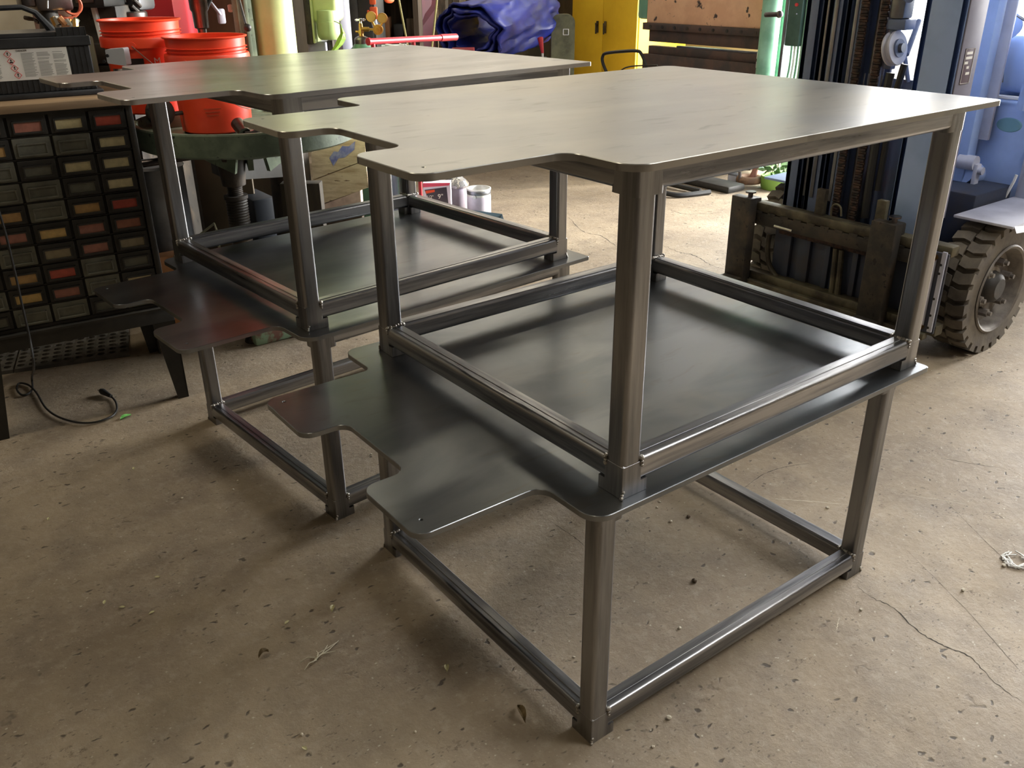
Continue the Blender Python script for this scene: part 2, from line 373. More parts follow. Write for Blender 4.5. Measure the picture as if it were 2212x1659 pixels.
def rounded(poly, rads, n=6):
    out = []; k = len(poly)
    for i, p in enumerate(poly):
        p = Vector(p[:2]); a = Vector(poly[i-1][:2]); b = Vector(poly[(i+1) % k][:2]); r = rads[i] if isinstance(rads, (list, tuple)) else rads
        if r <= 0: out.append(tuple(p)); continue
        u = (a-p).normalized(); v = (b-p).normalized(); ang = u.angle(v); t = r/math.tan(ang/2)
        p0 = p+u*t; p1 = p+v*t; c = p+(u+v).normalized()*(r/math.sin(ang/2))
        a0 = math.atan2(*(p0-c).yx); a1 = math.atan2(*(p1-c).yx); da = (a1-a0+math.pi) % (2*math.pi)-math.pi
        for j in range(n+1): aa = a0+da*j/n; out.append((c.x+r*math.cos(aa), c.y+r*math.sin(aa)))
    return out
def text(body, size, mat, parent, mtx, name='lettering', depth=.0006, label=None, align='LEFT'):
    cu = bpy.data.curves.new(name, 'FONT'); cu.body = body; cu.size = size; cu.extrude = depth; cu.align_x = align
    t = bpy.data.objects.new('t', cu); COL.objects.link(t)
    bpy.context.view_layer.update()
    me = bpy.data.meshes.new_from_object(t.evaluated_get(bpy.context.evaluated_depsgraph_get()))
    bpy.data.objects.remove(t); me.name = name
    me.transform(RM[parent.name].inverted() @ mtx if mtx[3][3] == 1 else mtx)
    me.materials.clear(); me.materials.append(mat)
    o = bpy.data.objects.new(name, me); COL.objects.link(o); o.parent = parent
    if label: o['label'] = label
    return o
def struct(mb, name, mat, **k):
    o = mb.build(name, mat, None, smooth=False, **k); o['kind'] = 'structure'; RM[o.name] = Matrix.Identity(4); return o
def copy_tree(o, parent=None):
    c = o.copy(); COL.objects.link(c)
    if parent: c.parent = parent
    for ch in list(o.children): copy_tree(ch, c)
    return c

# ------------------------------------------------------------------ room shell
X0, X1, Y0, Y1, ZC = -4.0, DOOR_X, -4.5, 7.7, 4.6
FLOOR = struct(MB().box(X0, 20, -12, 16, -.12, 0), 'floor', MF)
CRK = M('crack_dirt', (.035, .027, .02, 1), .9); CHK = M('chalk_scratch', (.62, .55, .42, 1), .8)
random.seed(21)
def floor_line(name, mat, pts, w):
    P = catmull([G(x, y) for x, y in pts], 9); mb = MB(); n_ = len(P); L_, R_ = [], []
    for i, p in enumerate(P):
        d = (P[min(i+1, n_-1)]-P[max(i-1, 0)]).normalized(); sd = Vector((-d.y, d.x, 0)); j = sd*random.uniform(-1, 1)*w*1.2; ww = w*random.uniform(.25, 1)*(.15+math.sin(math.pi*(i+.3)/n_))
        L_.append(p+j+sd*ww+Vector((0, 0, .0004))); R_.append(p+j-sd*ww+Vector((0, 0, .0004)))
    mb._add(L_+R_, [(i, i+1, n_+i+1, n_+i) for i in range(n_-1)])
    mb.build(name, mat, FLOOR, smooth=False)
for pts, w in (([(1850, 1265), (1885, 1292), (1925, 1310), (1985, 1365), (2040, 1395), (2095, 1420), (2150, 1475), (2212, 1520)], .0022), ([(2035, 1075), (2090, 1130), (2150, 1190), (2212, 1240)], .0008), ([(1950, 1180), (2080, 1310), (2160, 1400), (2212, 1460)], .0008),
               ([(2005, 985), (2090, 1000), (2170, 1012)], .0012), ([(1432, 530), (1470, 545), (1500, 552), (1535, 572), (1566, 582)], .0045), ([(1440, 450), (1475, 462), (1520, 462), (1560, 458)], .004), ([(1600, 1062), (1640, 1030), (1690, 1010), (1760, 1000)], .0014), ([(1180, 1120), (1240, 1160), (1262, 1180)], .0012), ([(1230, 470), (1260, 500), (1300, 510), (1340, 540)], .004)):
    floor_line('floor_crack', CRK, pts, w)
for pts, w in (([(1668, 1077), (1740, 1082), (1830, 1090)], .0016), ([(1940, 1067), (2020, 1078), (2090, 1090)], .0008), ([(1812, 1335), (1810, 1350), (1806, 1362)], .0014)): floor_line('chalk_mark', CHK, pts, w)
WZ0, WZ1 = 2.75, 4.4
struct(MB().box(X0-.15, X1+.2, Y1, Y1+.2, 0, WZ0).box(X0-.15, X1+.2, Y1, Y1+.2, WZ1, ZC), 'wall_back', WALLC)
GLOW_PANEL = M('added_glow_panel', (1.0, .93, .80, 1), .6, emit=.52)  # unseen glowing panes, added to brighten the reflections in the table tops
GLOW_PANEL2 = M('added_side_glow_panel', (.98, .97, .95, 1), .6, emit=1.1)  # stronger unseen panes, added to lift the right half of the table tops
wx = X0+.1; wi = 1
while wx < X1-1.0:
    w_ = struct(MB().box(wx, wx+1.5, Y1+.06, Y1+.08, WZ0+.06, WZ1-.06), 'window_%d' % wi, GLOW_PANEL)
    fr = MB().box(wx-.05, wx, Y1, Y1+.2, WZ0, WZ1).box(wx+1.5, wx+1.55, Y1, Y1+.2, WZ0, WZ1).box(wx, wx+1.5, Y1, Y1+.2, WZ0, WZ0+.06).box(wx, wx+1.5, Y1, Y1+.2, WZ1-.06, WZ1).box(wx+.73, wx+.77, Y1+.02, Y1+.1, WZ0, WZ1)
    fr.build('window_frame', BLACKM, w_, smooth=False); wx += 1.6; wi += 1
b = MB().box(X1, X1+.2, DOOR_Y1, Y1, 0, WZ0).box(X1, X1+.2, DOOR_Y1, Y1, WZ1, ZC).box(X1, X1+.2, DOOR_Y1, DOOR_Y1+.1, WZ0, WZ1).box(X1, X1+.2, Y1-.1, Y1, WZ0, WZ1).box(X1, X1+.2, Y0, DOOR_Y0, 0, ZC).box(X1, X1+.2, DOOR_Y0, DOOR_Y1, DOOR_H, ZC)
struct(b, 'wall_right', WALLC)
for k in range(2): struct(MB().box(X1+.06, X1+.08, DOOR_Y1+.1+k*1.45, DOOR_Y1+1.55+k*1.45, WZ0, WZ1), 'window_%d' % (20+k), GLOW_PANEL2)
struct(MB().box(X0-.15, X0, Y0, Y1, 0, ZC), 'wall_left', WALLD)
struct(MB().box(X0-.15, X1+.2, Y0-.2, Y0, 0, ZC), 'wall_front', WALLD)
struct(MB().box(X0-.15, X1+.2, Y0-.2, Y1+.2, ZC, ZC+.15), 'ceiling', CEIL)
SKY = M('skylight_panel', (1.0, .98, .94, 1), .6, emit=14)
sk = struct(MB().box(1.9, 4.1, -3.1, -1.4, ZC-.02, ZC-.002), 'window_30', SKY)
MB().box(1.82, 1.9, -3.18, -1.32, ZC-.06, ZC).box(4.1, 4.18, -3.18, -1.32, ZC-.06, ZC).box(1.9, 4.1, -3.18, -3.1, ZC-.06, ZC).box(1.9, 4.1, -1.4, -1.32, ZC-.06, ZC).build('window_frame', BLACKM, sk, smooth=False)
for i, (x, y) in enumerate(LAMP):
    t = thing('ceiling_light', ['ceiling strip light above the camera side', 'ceiling strip light above the drawer cabinet', 'ceiling strip light above the machines', 'ceiling strip light above the blue tarpaulin'][i], 'light', (x, y, ZC), 0, 'ceiling strip lights')
    MB().box(-.75, .75, -.11, .11, -.10, 0, .01).build('housing', WHITEP, t)
    MB().cyl((-.7, -.05, -.12), (.7, -.05, -.12), .019).build('lamp_tube', LAMPM, t)
    MB().cyl((-.7, .05, -.12), (.7, .05, -.12), .019).build('lamp_tube', LAMPM, t)
    l = area('strip_light_glow', (x, y, ZC-.15), (x, y, 0), 1.4, .2, (7, 34, 8, 8)[i], (1, .88, .66)); l.parent = None

# ------------------------------------------------------------------ the four steel tables
HT, TP, TW = .6591, .0125, .0485          # plate top height, plate thickness, tube width
PA, PB, PX1, PY1 = -.0603, -.0515, 1.0894, .9762
YC, YD, YE, YF, TT, TN = .8226, .5955, .3265, .1094, -.3533, -.2472
LX, LY = 1.0407, .9494
def tube_box(x0, x1, y0, y1, z0, z1, axis, mb):
    """rounded tube along one axis"""
    r = .0095
    rect = {'Z': ((x0, y0), (x1, y0), (x1, y1), (x0, y1)), 'X': ((y0, z0), (y1, z0), (y1, z1), (y0, z1)), 'Y': ((x0, z0), (x1, z0), (x1, z1), (x0, z1))}[axis]
    pr = rounded(rect, r, 6); n = len(pr)
    lo, hi = {'Z': (z0, z1), 'X': (x0, x1), 'Y': (y0, y1)}[axis]
    f = {'Z': lambda p, h: (p[0], p[1], h), 'X': lambda p, h: (h, p[0], p[1]), 'Y': lambda p, h: (p[0], h, p[1])}[axis]
    vs = [f(p, lo) for p in pr]+[f(p, hi) for p in pr]
    fs = [(i, (i+1) % n, n+(i+1) % n, n+i) for i in range(n)]+[tuple(range(n)), tuple(range(2*n-1, n-1, -1))]
    mb._add(vs, fs); return mb
def weld_blob(mb, p0, p1, r=.0055, k=7):
    p0, p1 = Vector(p0), Vector(p1)
    for i in range(k):
        p = p0.lerp(p1, i/(k-1)); mb.ball(p+Vector((random.uniform(-1, 1), random.uniform(-1, 1), random.uniform(-1, 1)))*.0012, r*random.uniform(.8, 1.25), n=8)
def make_table(label, plate_mat):
    t = thing('steel_table', label, 'table', group='stacked steel tables')
    out = [(PA, PB), (PX1, PB), (PX1, PY1), (PA, PY1), (PA, YC), (TT, YC), (TT, YD), (TN, YD), (TN, YE), (TT, YE), (TT, YF), (PA, YF)]
    rad = [.045, .012, .035, .035, .022, .032, .032, .030, .030, .032, .032, .035]
    hole = lambda x, y: [(x+.0035*math.cos(-a*math.pi/4), y+.0035*math.sin(-a*math.pi/4)) for a in range(8)]
    MB().prism(rounded(out, rad), HT-TP, HT, holes=[hole(-.315, .155), hole(-.315, .785)], bev=.0012).build('tabletop', plate_mat, t, ang=25)
    zt = HT-TP
    for cx, cy, sx, sy in ((0, 0, 1, 1), (LX, 0, -1, 1), (LX, LY, -1, -1), (0, LY, 1, -1)):
        mb = MB(); e = TW*sx; g = TW*sy
        tube_box(min(cx, cx+e), max(cx, cx+e), min(cy, cy+g), max(cy, cy+g), .07, zt-.045, 'Z', mb)
        fx = .068*sx; fy = .068*sy; o_ = .0004
        L_ = [(cx-o_*sx, cy-o_*sy), (cx+fx, cy-o_*sy), (cx+fx, cy+g), (cx+e, cy+g), (cx+e, cy+fy), (cx-o_*sx, cy+fy)]
        S_ = [(cx-o_*sx, cy-o_*sy), (cx+e+.003*sx, cy-o_*sy), (cx+e+.003*sx, cy+e*sx*sy+.003*sy), (cx-o_*sx, cy+g+.003*sy)]
        if sx*sy < 0: L_ = L_[::-1]; S_ = S_[::-1]
        mb.prism(rounded(L_, [.002]*6, 2), 0, .0275)
        mb.prism(rounded(S_, [.003]*4, 2), .0275, .073, bev=.003)
        mb.prism(rounded(L_, [.006, .012, .004, .002, .004, .012] if sx*sy > 0 else [.012, .004, .002, .004, .012, .006], 3), zt-.056, zt-.0005)
        mb.build('leg', TUBEV, t)
        w = MB(); i0 = .0765
        weld_blob(w, (cx+e*1.02, cy+.002*sy, i0), (cx+e*1.02, cy+g, i0)); weld_blob(w, (cx+.002*sx, cy+g*1.02, i0), (cx+e, cy+g*1.02, i0))
        weld_blob(w, (cx+e*1.01, cy, .062), (cx+e*1.01, cy, .076), .0045, 3); weld_blob(w, (cx, cy+g*1.01, .062), (cx, cy+g*1.01, .076), .0045, 3)
        weld_blob(w, (cx, cy, .004), (cx+.004*sx, cy, .016), .004, 3)
        w.build('weld_bead', WELD, t, label='bright rough weld bead where the leg meets the bottom rails')
    q = TW
    def strip(nm, ax, lo, hi, a, b_, z):
        mb = MB(); mb.box(*((lo, hi, a, b_) if ax == 'X' else (a, b_, lo, hi)), z-.002, z+.0014, .0006, seg=1); return mb
    for z0, z1, nm in ((.028, .028+q, 'bottom_rail'), (zt-q, zt-.0003, 'top_rail')):
        tube_box(q-.002, LX-q+.002, .0, q, z0, z1, 'X', MB0 := (strip(nm, 'X', q, LX-q, q*.42, q-.006, z1) if nm[0] == 'b' else MB())); MB0.build(nm, TUBEX, t)
        tube_box(q-.002, LX-q+.002, LY-q, LY, z0, z1, 'X', MB1 := (strip(nm, 'X', q, LX-q, LY-q+.006, LY-q*.42, z1) if nm[0] == 'b' else MB())); MB1.build(nm, TUBEX, t)
        tube_box(.0, q, q-.002, LY-q+.002, z0, z1, 'Y', MB2 := (strip(nm, 'Y', q, LY-q, q*.42, q-.006, z1) if nm[0] == 'b' else MB())); MB2.build(nm, TUBEY, t)
        tube_box(LX-q, LX, q-.002, LY-q+.002, z0, z1, 'Y', MB3 := (strip(nm, 'Y', q, LY-q, LX-q+.006, LX-q*.42, z1) if nm[0] == 'b' else MB())); MB3.build(nm, TUBEY, t)
    for ch in t.children:
        if not ch.name.startswith('weld'): wn = ch.modifiers.new('weighted_normals', 'WEIGHTED_NORMAL'); wn.keep_sharp = True; wn.weight = 60
    return t
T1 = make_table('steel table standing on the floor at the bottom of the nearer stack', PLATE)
spots = [('steel table on top of the nearer stack, with the pale tan reflection in its top', .0287, -.0269, HT, .0055, PLATE_TAN),
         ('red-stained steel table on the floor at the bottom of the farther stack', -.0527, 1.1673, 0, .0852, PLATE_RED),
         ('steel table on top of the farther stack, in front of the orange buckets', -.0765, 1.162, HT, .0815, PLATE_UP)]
for lab, x, y, z, rz, pm in spots:
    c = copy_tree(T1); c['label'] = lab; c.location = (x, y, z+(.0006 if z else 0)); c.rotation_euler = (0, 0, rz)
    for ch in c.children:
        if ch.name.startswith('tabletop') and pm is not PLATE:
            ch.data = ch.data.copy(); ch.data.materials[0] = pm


# ------------------------------------------------------------------ parts cabinet on its stand (front plane turned 5 degrees)
CR = math.atan2(-.087, .996)
cb = thing('drawer_cabinet', 'black small-parts cabinet with rows of labelled drawers at the left edge', 'cabinet', (-.138, 2.38, 0), CR)
CWX, ZB, ZT = -.675, .405, 1.168
body = MB()
body.box(CWX, 0, .02, .40, ZB, ZT)                                      # carcass behind the drawers
body.box(CWX, CWX+.018, 0, .03, ZB, ZT).box(-.022, 0, -.006, .03, ZB, ZT, .002).box(CWX, 0, 0, .03, ZT-.014, ZT).box(CWX, 0, 0, .03, ZB, ZB+.012)
for r_ in range(1, 10): body.box(CWX, 0, .004, .03, 1.160-r_*.0745-.0015, 1.160-r_*.0745+.0015)
body.build('body', BLACKM, cb)
cols = {'g': None, 'R': rgb(196, 84, 66), 'P': rgb(172, 112, 96), 'C': rgb(206, 194, 150), 'T': rgb(196, 156, 96), 'Y': rgb(214, 180, 110), 'B': rgb(164, 104, 80), 'K': rgb(150, 138, 108)}
cm = {k: M('drawer_card_%s' % n, v, .35, 0, tuple(x*.8 for x in v[:3])+(1,), 40, coat=.3) for (k, v), n in zip([(k, v) for k, v in cols.items() if v], ['red', 'pink', 'cream', 'tan', 'yellow', 'brown', 'khaki'])}
rows = ['gPPCR', 'gTggC', 'PggCC', 'TgggC', 'gTgTR', 'gPYPB', 'CgKPK', 'TTRgg', 'gYPgC', 'ggggg']
lab_names = {'R': 'red', 'P': 'pink', 'C': 'cream', 'T': 'tan', 'Y': 'yellow', 'B': 'brown', 'K': 'khaki'}
for ri, row in enumerate(rows):
    zc = 1.160-.0745*(ri+.5)
    for ci, k in enumerate(row):
        xc = -.022-.1285*(4-ci+.5)
        if xc-.06 < CWX: xc += .0
        mb = MB(); fr = .004 + (.004 if (ri*7+ci*3) % 4 == 0 else 0)
        y0 = -.002-fr
        # front plate with raised label frame
        mb.box(xc-.060, xc+.060, y0+.006, .018, zc-.034, zc+.034, .003)
        w, h, ft = .047, .021, .005
        zz = zc-.004
        mb.box(xc-w, xc+w, y0-.002, y0+.006, zz+h-ft, zz+h).box(xc-w, xc+w, y0-.006, y0+.006, zz-h, zz-h+ft).box(xc-w, xc-w+ft, y0-.003, y0+.006, zz-h, zz+h).box(xc+w-ft, xc+w, y0-.003, y0+.006, zz-h, zz+h)
        d = mb.build('drawer', GREYPL if (k == 'g' and (ri*5+ci) % 3) else BLACKM, cb, smooth=False, label='drawer front with %s' % (lab_names[k]+' label' if k != 'g' else 'an empty grey label holder'))
        if k != 'g':
            p = MB(); p.box(xc-w+ft, xc+w-ft, y0+.0035, y0+.0055, zz-h+ft, zz+h-ft)
            p.build('label_card', cm[k], d)
        else:
            p = MB(); p.box(xc-w+ft, xc+w-ft, y0+.0045, y0+.0055, zz-h+ft, zz+h-ft)
            p.build('label_holder', GREYPL, d)
tp = MB().box(CWX-.03, .035, -.035, .44, ZT+.001, ZT+.028, .003)
cb_top = tp.build('wooden_top', WOODT, cb, label='worn brown wooden board on top')
st = thing('cabinet_stand', 'black steel stand with tapered legs carrying the drawer cabinet', 'stand', (-.138, 2.38, 0), CR)
s = MB()
s.box(CWX-.02, .012, -.01, .015, .338, .402, .002).box(CWX-.02, .012, .54, .565, .338, .402, .002).box(CWX-.02, CWX+.005, 0, .56, .338, .402).box(-.01, .012, 0, .56, .338, .402).box(CWX-.02, .012, -.03, .56, .396, .404)
s.build('top_frame', BLACKM, st)
for (lx, d_) in ((.012, -1), (CWX-.02, 1)):
    for (ly, e_) in ((-.01, 1), (.565, -1)):
        l = MB(); w0, w1 = .085, .068*.62
        th = .006
        def pr(axis, sgn, base, other, o2):
            pts = [(0, .338), (sgn*w0, .338), (sgn*w1, 0), (0, 0)]
            if axis == 'x': A = [(base+p, other, z) for p, z in pts]; B = [(base+p, other+o2*th, z) for p, z in pts]
            else: A = [(other, base+p, z) for p, z in pts]; B = [(other+o2*th, base+p, z) for p, z in pts]
            l._add(A+B, [(0, 1, 2, 3), (7, 6, 5, 4), (0, 4, 5, 1), (1, 5, 6, 2), (2, 6, 7, 3), (3, 7, 4, 0)])
        pr('x', d_, lx, ly, e_); pr('y', e_, ly, lx, d_)
        l.build('leg', BLACKM, st, smooth=False)
# rubber mat with round holes
a = R(-15); n0 = G(280, 768); mt = Matrix.Translation((n0.x, n0.y, 0)) @ Matrix.Rotation(a, 4, 'Z')
for half in (0, 1):
    mb = MB(); P = .047; nx = 10; ny = 8
    for i in range(nx):
        for j in range(ny):
            cx = -(half*nx+i+.5)*P-half*.006; cy = (j+.5)*P
            sq = []; ci_ = []
            for k in range(8):
                q = math.pi/4*k; mx = max(abs(math.cos(q)), abs(math.sin(q)))
                sq.append((cx+P/2*math.cos(q)/mx, cy+P/2*math.sin(q)/mx)); ci_.append((cx+.0165*math.cos(q), cy+.0165*math.sin(q)))
            vs = [(x, y, .016) for x, y in sq]+[(x, y, .020) for x, y in ci_]+[(x, y, .001) for x, y in ci_]
            fs = [(k, (k+1) % 8, 8+(k+1) % 8, 8+k) for k in range(8)]+[(8+k, 8+(k+1) % 8, 16+(k+1) % 8, 16+k) for k in range(8)]
            mb._add(vs, fs)
    x0, x1 = -(half*nx+nx)*P-half*.006, -(half*nx)*P-half*.006
    for bx in ((x0, x1, -.008, 0), (x0, x1, ny*P, ny*P+.008)): mb.box(bx[0], bx[1], bx[2], bx[3], 0, .017)
    mb.box(x0, x0+.002, 0, ny*P, 0, .016)
    mb.bm.transform(mt)
    solo(mb, 'rubber_mat', M('rubber_mat_%d' % half, rgb(72, 70, 66), .75, 0, rgb(94, 90, 84), 9), ['black perforated rubber mat under the cabinet stand, right of the two tiles', 'black perforated rubber mat under the cabinet stand, left of the two tiles'][half], 'mat', (n0.x-.2-half*.4, n0.y+.15, 0), 'perforated mats', ang=30)
# battery on the wooden top
bz = ZT+.029
bt = thing('battery', 'large black battery with a white warning label on top of the drawer cabinet', 'battery', (-.138, 2.38, bz), CR)
mb = MB(); mb.box(-.60, -.082, .118, .36, .018, .165, .004)
for k in range(30): mb.box(-.59+k*.0169, -.582+k*.0169, .1155, .12, .02, .162)
mb.build('case', BLKPL, bt, smooth=False)
mb = MB(); mb.box(-.61, -.076, .108, .37, .165, .198, .003)
mb.box(-.60, -.09, .118, .36, .198, .212, .002)
mb.box(-.18, -.085, .113, .13, .198, .226)
for k in range(6): mb.box(-.18+k*.0185, -.178+k*.0185, .1105, .114, .198, .226)
mb.build('lid', BLKPL, bt, smooth=False)
MB().box(-.62, -.066, .10, .38, 0, .018, .003).build('base_tray', BLKPL, bt)
h = MB(); hp = [(-.50, .24, .21), (-.47, .24, .262), (-.42, .24, .287), (-.26, .24, .290), (-.22, .24, .272), (-.175, .24, .205)]
h.tube(hp, [.011, .010, .009, .009, .010, .016], 8, 0); hb = h.build('carry_handle', BLKPL, bt)
lb = MB().box(-.60, -.158, .1135, .1155, .062, .163); lbl = lb.build('warning_label', LABELW, bt, label='white warning label with four red-edged hazard diamonds and columns of print')
tx = MB(); random.seed(3)
for c0, c1 in ((-.595, -.52), (-.515, -.465), (-.46, -.415), (-.41, -.372), (-.305, -.262), (-.256, -.212), (-.206, -.166)):
    z = .147 if c0 < -.35 else .150
    while z > .072:
        tx.box(c0, c1-random.uniform(0, .25)*(c1-c0), .1128, .1134, z-.0018, z); z -= .0036 if random.random() > .08 else .007
tx.build('print', GREYPRINT, lbl, smooth=False)
dm = MB(); dk = MB()
for i in range(4):
    cx, cz, s_ = -.345+i*.006, .148-i*.023, .0115
    for a0, a1 in (((cx, cz+s_), (cx+s_, cz)), ((cx+s_, cz), (cx, cz-s_)), ((cx, cz-s_), (cx-s_, cz)), ((cx-s_, cz), (cx, cz+s_))):
        dm.cyl((a0[0], .113, a0[1]), (a1[0], .113, a1[1]), .0009, n=6)
    dk.box(cx-.0018, cx+.0018, .1124, .1134, cz-.001, cz+.006); dk.box(cx-.0018, cx+.0018, .1124, .1134, cz-.005, cz-.0025)
    if i == 1: dk.box(cx-.005, cx+.005, .1124, .1134, cz-.006, cz-.002)
dm.build('hazard_diamond', REDPRINT, lbl); dk.build('hazard_symbol', BLKPRINT, lbl, smooth=False)
LM = Matrix.Translation((-.138, 2.38, bz)) @ Matrix.Rotation(CR, 4, 'Z')
text('DANGER', .0085, BLKPRINT, lbl, LM @ Matrix.Translation((-.318, .1128, .1545)) @ Matrix.Rotation(R(90), 4, 'X'))
# power cord hanging down and over the floor
hang = [PY(x, y, 2.345) for x, y in ((-30, 380), (5, 480), (28, 570), (48, 660), (64, 730), (73, 790))]
fl = [G(x, y, .008) for x, y in ((70, 838), (62, 850), (47, 853), (36, 840), (42, 828), (62, 832), (80, 850), (98, 880), (125, 900), (165, 912), (205, 912), (240, 900), (252, 885), (250, 868), (240, 856))]
cord = thing('power_cord', 'black power cord hanging past the drawer cabinet and lying on the floor with its plug', 'cord', (fl[9].x, fl[9].y, 0))
MB(True).tube(hang+[G(69, 815, .05)]+fl, .0042, 8, 6).build('cable', CABLE, cord)
pa, pb_ = G(240, 856, .012), G(222, 846, .016)
d_ = (pb_-pa).normalized(); sd = Vector((-d_.y, d_.x, 0))
p = MB(True).cyl(pa, pb_, .007, .0135, 12); p.cyl(pb_, pb_+d_*.012, .0135, .011, 12); p.build('plug', CABLE, cord)
MB(True).cyl(pb_+sd*.006, pb_+sd*.006+d_*.028, .0018, n=6).cyl(pb_-sd*.006, pb_-sd*.006+d_*.028, .0018, n=6).build('prong', WIRE, cord)

# ------------------------------------------------------------------ orange buckets
def bucket(name_label, cx, cy, cz, s_, wire_side, rz):
    t = thing('plastic_bucket', name_label, 'bucket', (cx, cy, cz), rz, 'orange plastic buckets')
    Rt, Rb, H = .163*s_, .137*s_, .362*s_
    def rr(z): return Rb+(Rt-.012-Rb)*(z/H)
    pr = [(0, .004), (Rb-.01, .004), (Rb, .010)]
    pr += [(rr(H*.71), H*.712), (rr(H*.72)+.013, H*.715), (rr(H*.72)+.015, H*.72), (rr(H*.72)+.015, H*.80), (rr(H*.8)+.011, H*.822), (rr(H*.82), H*.826), (rr(H*.845), H*.845), (rr(H*.85)+.008, H*.852), (rr(H*.86), H*.858), (rr(H*.88), H*.878), (rr(H*.88)+.008, H*.885), (rr(H*.89), H*.892), (rr(H), H*.975), (Rt-.004, H*.982), (Rt-.002, H*.992), (Rt-.006, H), (Rt-.015, H*.995), (rr(H*.5)-.004, H*.5), (Rb-.006, .012), (0, .012)]
    MB().lathe(pr, n=56).build('body', ORANGE, t, ang=25)
    ha = wire_side
    hx, hy = (rr(H*.75)+.018)*math.cos(ha), (rr(H*.75)+.018)*math.sin(ha)
    tx_, ty_ = -math.sin(ha), math.cos(ha)
    MB().cyl((hx*.9, hy*.9, H*.745), (hx, hy, H*.745), .016, .014).build('handle_boss', ORANGE, t)
    pts = []
    Rw = rr(H*.7)+.022
    for i in range(15):
        a = math.pi*i/14
        o = Vector((math.cos(ha)*math.cos(a)*Rw, math.sin(ha)*math.cos(a)*Rw, 0)); dn = Vector((tx_, ty_, 0))*math.sin(a)*Rw*1.02
        pts.append(o+dn*1.0+Vector((0, 0, H*.745-math.sin(a)*H*.50)))
    MB().tube(pts, .002, 6).build('wire_handle', WIRE, t)
    return t
# ------------------------------------------------------------------ drill press with a round green table
TZ = 1.04; tcx, tcy, TR = .385, 2.665, .45
dp = thing('drill_press', 'large green drill press with a round chipped table behind the farther stack', 'machine', (.71, 3.05, 0))
mb = MB(True); mb.lathe([(0, TZ-.035), (TR-.03, TZ-.035), (TR-.022, TZ-.03), (TR-.02, TZ), (TR-.004, TZ), (TR, TZ-.006), (TR, TZ-.085), (TR-.02, TZ-.095), (.18, TZ-.13), (.10, TZ-.16), (0, TZ-.16)], (tcx, tcy, 0), 64)
mb.build('round_table', MOSS, dp, ang=30)
for q in (15, 75, 135):
    mm = Matrix.Translation((tcx, tcy, 0)) @ Matrix.Rotation(R(q), 4, 'Z')
    rb = MB(True); rb._add([mm @ Vector(v) for v in ((.05, -.012, TZ-.10), (TR-.03, -.012, TZ-.088), (.08, -.012, TZ-.24), (.05, .012, TZ-.10), (TR-.03, .012, TZ-.088), (.08, .012, TZ-.24))], [(0, 1, 2), (5, 4, 3), (0, 3, 4, 1), (1, 4, 5, 2), (2, 5, 3, 0)])
    rb.build('table_rib', MOSS, dp, smooth=False)
sx_, sy_ = tcx-.05, tcy+.12
MB(True).cyl((sx_, sy_, TZ-.30), (sx_, sy_, TZ-.12), .05, .07).build('table_hub', DARKM, dp)
sc = MB(True); prf = [(0, .68)]
z = .68
while z < TZ-.28: prf += [(.034, z), (.030, z+.004)]; z += .008
prf += [(0, z)]
sc.lathe(prf, (sx_, sy_, 0), 20).build('lifting_screw', DARKM, dp, ang=20)
prf = [(0, .0), (.055, 0)]; z = .02
while z < .68: prf += [(.048, z), (.044, z+.006)]; z += .012
prf += [(.052, .68), (.052, .695), (0, .695)]
MB(True).lathe(prf, (sx_, sy_, 0), 24).build('screw_sleeve', DARKM, dp, ang=20)
MB(True).cyl((.71, 3.05, .10), (.71, 3.05, .98), .098, n=40).build('column_foot', DARKM, dp)
MB(True).cyl((.71, 3.05, .98), (.71, 3.05, 2.3), .098, n=40).build('column', PALEG, dp, label='shiny pale green column')
MB(True).box(.53, .60, 2.99, 3.05, .98, 2.3, .006).box(.555, .575, 2.975, 3.0, 1.24, 2.3, .004).build('rack', MOSS, dp)
arm = MB(True)
arm._add([(.30, 2.95, TZ-.27), (.30, 2.75, TZ-.27), (.74, 2.94, TZ-.34), (.74, 3.13, TZ-.34), (.30, 2.95, TZ-.13), (.30, 2.75, TZ-.13), (.74, 2.94, TZ-.10), (.74, 3.13, TZ-.10)], [(3, 2, 1, 0), (4, 5, 6, 7), (0, 1, 5, 4), (1, 2, 6, 5), (2, 3, 7, 6), (3, 0, 4, 7)])
arm.build('table_arm', BLACKM, dp, smooth=False)
MB(True).cyl((.71, 3.05, 0), (.71, 3.05, .10), .115, .105, 32).build('base', DARKM, dp)
MB(True).box(.30, .62, 2.70, 2.84, 0, .075, .012).build('base_foot', M('foot_chipped_teal', rgb(150, 180, 150), .6, 0, rgb(132, 96, 84), 12, .45, .55), dp, label='base foot with chipped pale teal paint')
hp_ = DP(430, 20, 3.9)
MB(True).lathe([(0, 1.30), (.018, 1.30), (.020, 1.36), (.032, 1.365), (.034, 1.43), (.040, 1.44), (.042, 1.56), (.055, 1.58), (.055, 1.72), (0, 1.72)], (hp_.x, hp_.y, 0), 28).build('spindle', GUNM, dp)
MB(True).box(hp_.x-.10, .76, hp_.y-.16, hp_.y+.12, 1.60, 2.1, .03).build('head', PALEG2, dp)
b0, b1 = DP(509, -30, 3.75), DP(531, 52, 3.7)
MB(True).cyl(b0, b1, .005, n=10).build('feed_lever', CHROME, dp); MB(True).ball(DP(535, 60, 3.7), .016).build('lever_knob', CABLE, dp)
MB(True).tube([hp_+Vector((.03, .0, .0)), hp_+Vector((.09, .02, .07)), hp_+Vector((.17, .03, .09)), hp_+Vector((.19, .03, .02)), hp_+Vector((.185, .03, -.12))], .011, 10, 5).build('coolant_hose', CABLE, dp)
MB(True).cyl(DP(497, 12, 3.95), DP(499, 24, 3.95), .012).build('hose_fitting', WHITEP, dp)
